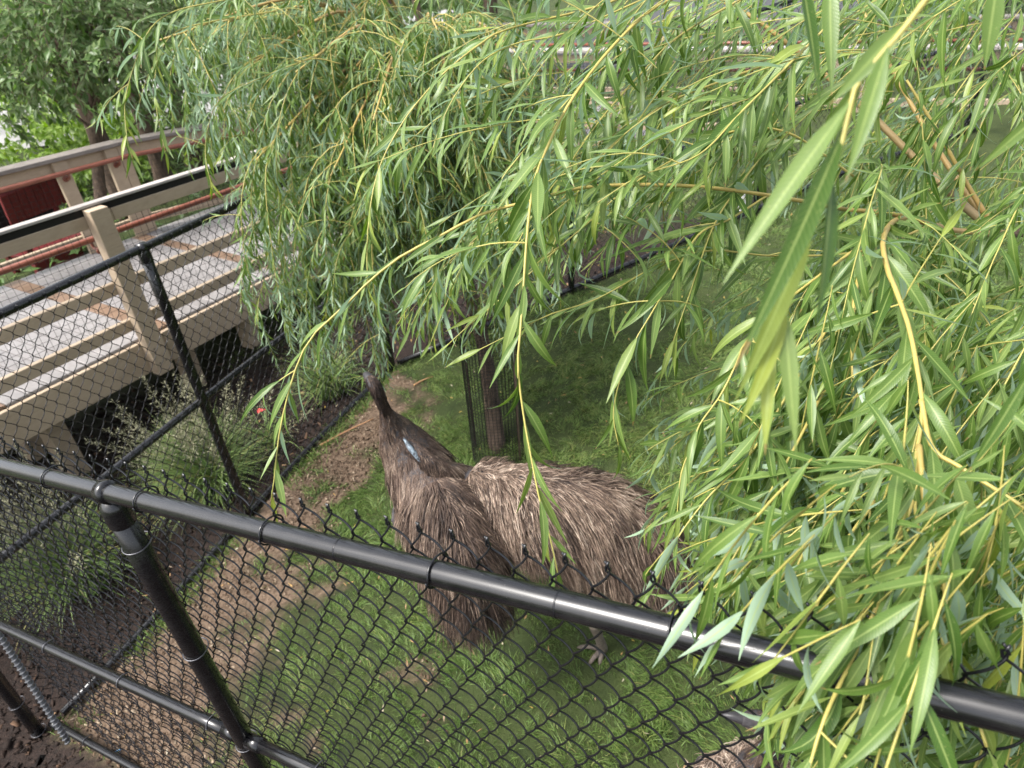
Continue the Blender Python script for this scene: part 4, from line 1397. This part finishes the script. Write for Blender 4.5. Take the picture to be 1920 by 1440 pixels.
# the second emu: body across the lawn, neck to the left behind the first one
e2 = [(atz(1236, 1100, .56), .03, .04, .15, .38), (atz(1222, 1070, .64), .09, .11, .16, .38), (atz(1178, 1022, .76), .155, .19, .125, .38),
      (atz(1100, 985, .84), .175, .225, .11, .38), (atz(1010, 960, .89), .160, .180, .12, .37), (atz(925, 935, .90), .120, .130, .10, .38),
      (atz(870, 920, .90), .095, .115, .09, .42), (atz(828, 888, 1.03), .050, .056, .060, .36), (atz(803, 864, 1.10), .030, .033, .030, .86),
      (atz(778, 842, 1.13), .022, .024, .014, .95), (atz(758, 836, 1.08), .030, .032, .02, .9), (atz(748, 850, .88), .030, .034, .018, .9), (atz(744, 857, .80), .018, .022, .008, .9)]
ft = atz(1131, 1218, .03)
h2 = atz(1100, 1000, .70); ax2 = nrm((e2[5][0] - e2[2][0]) * [1, 1, 0]); lt2 = np.cross(ax2, dz)
an = atz(1113, 1166, .33)
lg2 = [leg_from(h2, an, ft, [atz(1082, 1214, .012), atz(1104, 1246, .012), atz(1124, 1247, .012)])]
ft2 = gpt(*(ft + lt2 * -.24 + ax2 * .16)[:2]) + dz * .02
if (ft2 - CAM) @ RW[:, 2] < (ft - CAM) @ RW[:, 2]:
    ft2 = gpt(*(ft + lt2 * .24 + ax2 * .16)[:2]) + dz * .02
lg2.append(leg_from(h2 + (ft2 - ft) * .6, ft2 + dz * .34 - ax2 * .07, ft2, [ft2 + ax2 * .17 - dz * .015, ft2 + ax2 * .12 + lt2 * .08 - dz * .015, ft2 + ax2 * .12 - lt2 * .08 - dz * .015]))
emu2, P2, C2 = emu('big brown emu standing side on, rounded back and one foot on the lawn', e2, lg2, 4800, 12, hem=.52, seed=5, beak=atz(742, 862, .74), front_lift=.70)
# bare bluish patch on the side of its neck
q = resample([W(762, 832, 2.47), W(776, 852, 2.45), W(795, 873, 2.43)], 12)
V, Q, T = tube(q, np.interp(np.linspace(0, 1, 12), [0, .3, .7, 1], [.006, .024, .020, .004]), 12)
print('emu2 neck depth', proj(atz(795, 862, 1.03))[2], proj(atz(772, 845, 1.04))[2], 'emu1 mid', proj(e1[3][0])[2], 'len', np.linalg.norm(e1[5][0] - e1[0][0]), np.linalg.norm(e2[6][0] - e2[0][0]))
nk = proj(atz(786, 851, 1.12))[2]
q = resample([W(757, 822, nk - .012), W(773, 845, nk - .026), W(800, 876, nk - .016)], 12)
V, Q, T = tube(q, np.interp(np.linspace(0, 1, 12), [0, .3, .7, 1], [.004, .011, .010, .003]), 12)
bs = link('neck_skin', mesh_np('neck_skin', V, [Q, T], bluem), emu2)

# the third emu: only head and neck below the rail at the lower right
z3 = 2.35
e3 = [(W(1330, 1660, 2.55), .05, .06, .18, .30), (W(1350, 1610, 2.5), .14, .16, .2, .30), (W(1385, 1560, 2.45), .16, .19, .16, .22), (W(1400, 1500, 2.42), .12, .14, .12, .12), (W(1412, 1455, 2.38), .085, .09, .07, .10),
      (W(1428, 1425, 2.33), .046, .050, .035, .80), (W(1446, 1400, 2.29), .032, .034, .03, .92), (W(1452, 1380, 2.27), .030, .032, .02, .95), (W(1440, 1360, 2.26), .036, .038, .016, .93),
      (W(1420, 1352, 2.26), .036, .038, .012, .85), (W(1400, 1348, 2.26), .026, .027, .004, .8), (W(1388, 1347, 2.26), .021, .022, 0, .8)]
f3 = gpt(*e3[2][0][:2])
lg3 = []
for s in (-1, 1):
    ft = gpt(f3[0] + .1 * s, f3[1] + .02) + dz * .02
    lg3.append(leg_from(e3[2][0] - dz * .05 + np.array([.07 * s, 0, 0]), ft + dz * .34, ft, [ft + [0, .16, -.015], ft + [.08, .12, -.015], ft + [-.08, .12, -.015]]))
print('emu3 head height', e3[9][0], 'ground', ground_h(e3[9][0][0], e3[9][0][1]), 'body', e3[2][0])
emu3, _, _ = emu('dark headed emu looking left beneath the shiny rail at the lower edge', e3, lg3, 1100, 11, hem=.36, seed=9, beak=W(1351, 1340, 2.27))
q = resample([W(1424, 1412, 2.285), W(1434, 1398, 2.255), W(1446, 1384, 2.24)], 8)
V, Q, T = tube(q, np.interp(np.linspace(0, 1, 8), [0, .4, 1], [.004, .018, .004]), 10)
link('neck_skin', mesh_np('neck_skin', V, [Q, T], bluem), emu3)
for e in (emu1, emu2, emu3):
    rebase(e)

# ------------------------------------------------------------------ ornamental grasses beyond the far fence
tuftm = blade_mat('fountain_grass', [(.045, .10, .025), (.085, .16, .04), (.15, .225, .065), (.34, .27, .10)], (.2, .25, .09))
seedm = blade_mat('seed_head', [(.15, .155, .085), (.22, .215, .13), (.29, .27, .18)], (.28, .27, .19), .1)


def ornamental(label, x, y, n, L, heads, hl, seed, lean=(0, 0)):
    g = gpt(x, y); root = thing('ornamental_grass', label, 'grass clump', tuple(g), 'ornamental grass clumps')
    B = np.column_stack([rng.normal(0, .05, (n, 2)), np.zeros(n)])
    az = rng.uniform(0, 6.283, n); el = np.abs(rng.normal(0, .36, n))
    D = np.stack([np.cos(az) * np.sin(el) + lean[0], np.sin(az) * np.sin(el) + lean[1], np.cos(el)], -1)
    me = ribbon_blades(B, nrm(D), L * rng.uniform(.6, 1.15, n), rng.uniform(.006, .011, n), rng.uniform(.8, 2.4, n), np.clip(rng.normal(.4, .2, n) + (rng.uniform(size=n) < .08) * .6, 0, 1), 'blades', tuftm, None, 6)
    tag(link('blades', me, root), kind='stuff')
    if heads:
        for _ in range(heads):
            a, e = random.uniform(0, 6.283), abs(random.gauss(0, .34))
            d = np.array([math.cos(a) * math.sin(e) + lean[0], math.sin(a) * math.sin(e) + lean[1], math.cos(e)])
            S = hang(np.array([random.gauss(0, .04), random.gauss(0, .04), 0]), d, hl * random.uniform(.75, 1.15), .45, 12, .06)
            A = Acc(); V, Q, _ = tube(S, np.linspace(.0022, .001, 12), 4, False)
            A.add(V, Q, None, leaf=np.tile([0, .3, .3], (len(V), 1)))
            k = 90; f = rng.uniform(.55, 1, k); pos = np.stack([np.interp(f * 11, np.arange(12), S[:, i]) for i in range(3)], -1)
            dirs = nrm(rng.normal(0, 1, (k, 3)) + nrm(S[-1] - S[-3]) * 1.2); off = (1.05 - f)[:, None] * .16
            pos = pos + dirs * off * rng.uniform(.2, 1, (k, 1))
            V, At, q = leaf_blades(pos, dirs, rng.normal(size=(k, 3)), rng.uniform(.016, .032, k), rng.uniform(.005, .009, k), np.zeros(k), np.zeros(k), rng.uniform(0, 1, k), 3)
            Q = (q[None] + (np.arange(k) * 9)[:, None, None]).reshape(-1, 4)
            A.add(V.reshape(-1, 3), Q, None, leaf=At.reshape(-1, 3))
            link('seed_head', A.mesh('seed_head', seedm), root)


pa = atz(415, 905, -.45); ornamental('green fountain grass with a cloud of pale seed heads, beside the far fence post', pa[0] - .05, pa[1] + .02, 2400, .66, 46, .85, 1, (-.16, .10))
pb = atz(150, 1080, -.55); ornamental('green grass clump behind the front fence near its corner', pb[0], pb[1], 1500, .66, 40, .90, 2, (-.14, .05))
pc = atz(610, 770, -.40); ornamental('small dark grass clump in the mulch behind the first emu head', pc[0], pc[1] + .25, 500, .50, 0, .8, 3)
pd = atz(480, 850, -.45); ornamental('sparse grass clump with arching blades next to the red petal', pd[0] + .1, pd[1] + .12, 60, .40, 0, .8, 4)

# small loose things
petal = mat('red_petal', (.62, .045, .06), .5, .3)
pp = atz(487, 776, -.36)
V, A_, q = leaf_blades(np.array([[0, 0, .02], [.01, 0, .02], [0, .01, .02]]), np.array([[1, .2, .5], [-.6, .8, .4], [.2, -1, .6]]), np.array([[0, 0, 1.0]] * 3), np.array([.055, .05, .05]), np.array([.04, .035, .03]),
                       np.array([.6, .8, .5]), np.zeros(3), np.zeros(3), 5)
Q = (q[None] + (np.arange(3) * 15)[:, None, None]).reshape(-1, 4)
o = tag(link('flower_petal', mesh_np('flower_petal', V.reshape(-1, 3), [Q], petal), None, pp), 'fallen red flower petals on the dark mulch', 'petal')
stickm = mat('dry_stick', (.34, .19, .10), .7, .2)
for (a, b, la) in (((776, 722), (812, 706), 'short orange brown stick on the dirt beside the bottom rail'), ((600, 835), (700, 785), 'long thin twig on the dark mulch beyond the far fence')):
    A3, B3 = atz(*a, 0), atz(*b, 0)
    A3, B3 = gpt(*(A3[:2] * 1.09)), gpt(*(B3[:2] * 1.09))
    for _ in range(20):
        A3 = atz(*a, ground_h(A3[0], A3[1]) + .012); B3 = atz(*b, ground_h(B3[0], B3[1]) + .012)
    P = resample([A3, (A3 + B3) / 2 + [.01, .01, .006], B3], 10)
    tag(link('stick', tube_me('stick', P, np.linspace(.008, .004, 10), stickm, 6)), la, 'stick')
blue = mat('blue_plastic', (.08, .28, .55), .4, .5)
A3, B3 = atz(200, 1406, -.42), atz(226, 1400, -.42)
A3[2] = ground_h(A3[0], A3[1]) + .01; B3[2] = ground_h(B3[0], B3[1]) + .012
tag(link('drinking_straw', tube_me('drinking_straw', [A3, B3], .0035, blue, 8)), 'thin blue plastic straw on the dirt near the fence corner', 'straw')

# ------------------------------------------------------------------ red slatted stand behind the boardwalk
rwood = wood_mat('dark_red_paint', (.095, .010, .012), (.14, .018, .019), .5)
blackw = mat('black_recess', (.012, .012, .013), .7, .2)
ks = W(75, 372, 8.2)
kg = float(ground_h(ks[0], ks[1]))
kx = nrm(BD * [1, 1, 0]); ky = np.array([-kx[1], kx[0], 0])
kiosk = thing('slatted_stand', 'dark red wooden stand with vertical slats behind the left boardwalk', 'stand', (ks[0], ks[1], kg))
ht = ks[2] - kg
for i in range(9):
    link('slat', board_me('slat', kx * (-.42 + i * .092) + dz * (ht - .16), kx * .088, ky * .03 + dz * .10, dz * .34 - ky * .05, rwood, .004), kiosk)
for a in (-.40, .36):
    for b in (0, .5):
        link('post', board_me('post', kx * a + ky * b - dz * .1, kx * .07, ky * .07, dz * (ht - .02), rwood, .004), kiosk)
link('shelf', board_me('shelf', kx * -.42 + dz * (ht - .62), kx * .86, ky * .55, dz * .05, rwood, .004), kiosk)
link('back_panel', board_me('back_panel', kx * -.38 + ky * .52 + dz * (ht - .58), kx * .76, ky * .02, dz * .52, blackw, .003), kiosk)
link('front_board', board_me('front_board', kx * -.40 - ky * .02 + dz * (ht - .80), kx * .60, ky * .03, dz * .14, rwood, .004), kiosk)
tag(kiosk)

# white marker post at the back of the lawn
wp = atz(1390, 412, .05); white = mat('white_paint', (.72, .71, .68), .5, .4)
wg = gpt(wp[0], wp[1]); mp_ = thing('marker_post', 'short white post at the back of the lawn by the fence', 'post', tuple(wg))
link('shaft', board_me('shaft', (-.035, -.035, -.1), np.array([.07, 0, 0]), np.array([0, .07, 0]), dz * .42, white, .005), mp_)
link('cap', board_me('cap', (-.045, -.045, .323), np.array([.09, 0, 0]), np.array([0, .09, 0]), dz * .025, white, .005), mp_)

# ------------------------------------------------------------------ trees behind
bright_leaf = leaf_mat('bright_leaf', [(.14, .25, .035), (.22, .35, .055), (.32, .42, .09)], (.26, .34, .14), (.28, .34, .12), .40)
mid_leaf = leaf_mat('mid_leaf', [(.05, .105, .022), (.08, .15, .035), (.11, .18, .05)], (.15, .2, .1), (.15, .2, .08), .3)


def bg_tree(name, label, x, y, h, tr, clusters, n, L, wr, lm, trunk_top=None, m=3, top=0, lean=(0, 0), cat='tree', group=None, fr=.9):
    """clusters: list of (dx, dy, dz, radius) in metres from the base"""
    g = gpt(x, y); root = thing(name, label, cat, tuple(g), group)
    if tr:
        tt_ = np.array([lean[0], lean[1], h * .8]); T_ = resample([[0, 0, -.15], tt_ * .4 + [.02, -.02, 0], tt_ * .75, tt_], 16)
        V, Q, T = tube(T_, np.linspace(tr * 1.15, tr * .5, 16) * (1 + .06 * rng.normal(size=16)), 12)
        link('trunk', mesh_np('trunk', V, [Q, T], bark), root)
    tree = Tree()
    tot = sum(c[3] ** 2 for c in clusters)
    for cx, cy, cz, r in clusters:
        c = np.array([cx, cy, cz]); k = int(n * r * r / tot)
        if tr:
            st = T_[int(np.clip(cz / max(h * .8, .1) * 15 * .75, 3, 15))]
            P = resample([st, st * .5 + c * .5 + [0, 0, .12], c], 8)
            V, Q, T = tube(P, np.linspace(tr * .22, tr * .07, 8), 6); link('branch', mesh_np('branch', V, [Q, T], bark), root)
        ns = max(k // 10, 1)
        for _ in range(ns):           # sprays of leaves
            v = nrm(rng.normal(size=3)); b = c + v * r * rng.uniform(.25, 1) ** .6 * [1, 1, .8]
            d = nrm(v * .8 + rng.normal(0, .5, 3) - [0, 0, .35]); q = 10
            a = rng.uniform(0, 1, q)[:, None]
            tree.B.append(b + d * a * L * 3.2); dd = nrm(d + rng.normal(0, .75, (q, 3)) - [0, 0, .3]); tree.D.append(dd)
            tree.N.append(np.array([0, 0, 1.0]) + rng.normal(0, .5, (q, 3))); l_ = L * rng.uniform(.65, 1.2, q)
            tree.L.append(l_); tree.W.append(l_ * wr); tree.bend.append(rng.normal(.4, .3, q)); tree.tw.append(rng.normal(0, .3, q)); tree.rnd.append(np.clip(rng.normal(.45, .25, q), 0, 1))
            if top:
                tree.twig(np.array([b, b + d * L * 3.2]) + g * 0, .003, .0015, 4)
    # leaf positions are relative to the root: shift for the size test
    for lst in (tree.B,):
        for i_ in range(len(lst)):
            lst[i_] = lst[i_] + g
    if tree.twigs.n:
        tree.twigs.V = [v_ + g for v_ in tree.twigs.V]
    before = set(root.children)
    tree.build(root, lm, bark, m_far=m, m_near=6, top=top, widest=.42, fold=.22)
    inv = Matrix.Translation(-g)
    for ch in root.children:
        if ch not in before:
            ch.matrix_parent_inverse = inv
    return root


# shade tree at the upper left with drooping pointed leaves
tb = W(192, 520, 8.0); tg = gpt(tb[0], tb[1]); th_ = W(158, 30, 7.6)
cl = []
for (px_, py_, zz, r) in ((60, 40, 7.0, .8), (170, 60, 6.8, .75), (260, 70, 7.2, .7), (-20, 130, 7.2, .6), (110, 120, 7.0, .42), (300, 120, 7.6, .5), (-60, 80, 7.2, .8), (200, -40, 7.0, .8), (80, -60, 7.2, .9),
                          (340, 30, 7.8, .7),  (330, 190, 8.2, .35)):
    c_ = W(px_, py_, zz) - tg; cl.append((c_[0], c_[1], c_[2], r))
bg_tree('shade_tree', 'dark shade tree with drooping pointed leaves above the left boardwalk', tg[0], tg[1], (th_[2] - tg[2]) * 1.25, .075, cl, 9500, .105, .42, broad_leaf, m=3, top=300,
        lean=(th_[0] - tg[0], th_[1] - tg[1]))

grp = 'trees and bushes behind the boardwalks'
specs = [
    # px, py of the foot, depth, height, trunk radius, spread, leaf count, material, name, label
    (262, 455, 10.0, 5.0, .13, 1.3, 1500, mid_leaf, 'leafy_tree', 'grey trunked tree behind the bend of the left boardwalk rail'),
    (345, 440, 10.8, 5.0, .12, 1.3, 1500, mid_leaf, 'leafy_tree', 'grey trunked tree right of the bend in the left boardwalk rail'),
    (405, 430, 11.6, 5.5, .12, 1.4, 1600, broad_leaf, 'leafy_tree', 'dark leafy tree half covered by the willow curtain on the left'),
    (560, 300, 12.5, 5.5, .14, 1.8, 2200, broad_leaf, 'leafy_tree', 'dark tree behind the densest part of the willow curtain'),
    (760, 260, 12.0, 5.0, .13, 1.8, 2200, broad_leaf, 'leafy_tree', 'dark tree behind the young willow trunk'),
    (930, 200, 13.5, 5.0, .13, 1.8, 2200, mid_leaf, 'leafy_tree', 'leafy tree left of the back boardwalk'),
]
for (px_, py_, zz, h, tr, sp_, n_, lm, nm, la) in specs:
    b = W(px_, py_, zz); r = sp_ * .62
    cl = [(random.gauss(0, sp_ * .55), random.gauss(0, sp_ * .5), h * random.uniform(.42, .95), r * random.uniform(.7, 1.1)) for _ in range(8)]
    bg_tree(nm, la, b[0], b[1], h, tr, cl, n_, .15, .42, lm, m=3, group=grp)
bushes = [(-60, 330, 10.5, 1.9, bright_leaf, 'bright green bush at the far left behind the red stand'),
          (60, 300, 12.5, 2.0, bright_leaf, 'bright green bush above the red stand'),
          (150, 310, 13.5, 1.9, mid_leaf, 'mid green bush behind the shade tree trunk'),
          (230, 430, 11.5, 1.0, bright_leaf, 'low bright bush seen through the left boardwalk railing'),
          (330, 420, 12.8, 1.1, bright_leaf, 'low yellow green bush seen between the grey trunks'),
          (20, 170, 15.0, 2.4, bright_leaf, 'tall bright green bush behind the shade tree crown'),
          (470, 330, 13.0, 1.6, broad_leaf, 'dark bush behind the willow curtain on the left'),
          (650, 270, 13.5, 1.8, broad_leaf, 'dark bush between the trees behind the willow'),
          (850, 230, 13.0, 1.7, mid_leaf, 'mid green bush left of the back boardwalk'),
          (1650, 190, 10.5, .9, bright_leaf, 'yellow green bush behind the back fence on the right'),
          (1850, 150, 11.5, 1.2, mid_leaf, 'mid green bush at the far right behind the willow leaves')]
for (px_, py_, zz, r, lm, la) in bushes:
    b = W(px_, py_, zz)
    cl = [(random.gauss(0, r * .45), random.gauss(0, r * .4), r * random.uniform(.3, 1.1), r * random.uniform(.4, .6)) for _ in range(7)]
    bg_tree('bush', la, b[0], b[1], r, 0, cl, 2200, .13, .5, lm, m=3, cat='bush', group=grp)

# low ivy-like cover under the trees, beyond the boardwalk
k = 15000
ax0, ay0 = rng.uniform(-14, 12, k), rng.uniform(6, 18, k)
dd = (ax0 - bo[0]) * blat[0] + (ay0 - bo[1]) * blat[1]
ok = (dd > BWID + .5) & (vnoise(ax0, ay0, .5, 31) > .36) & (ay0 < 15.2 + .12 * ax0)
ax0, ay0 = ax0[ok], ay0[ok]; k = len(ax0)
V, A_, q = leaf_blades(np.column_stack([ax0, ay0, ground_h(ax0, ay0) + rng.uniform(.02, .25, k)]), rng.normal(0, 1, (k, 3)) * [1, 1, .4], np.array([0, 0, 1.0]) + rng.normal(0, .4, (k, 3)),
                       rng.uniform(.10, .22, k), rng.uniform(.05, .10, k), rng.normal(.3, .3, k), np.zeros(k), np.clip(rng.normal(.5, .25, k), 0, 1), 3)
Q = (q[None] + (np.arange(k) * 9)[:, None, None]).reshape(-1, 4)
tag(link('ground_cover', mesh_np('ground_cover', V.reshape(-1, 3), [Q], mid_leaf, True, {'leaf': A_.reshape(-1, 3)})), kind='stuff')
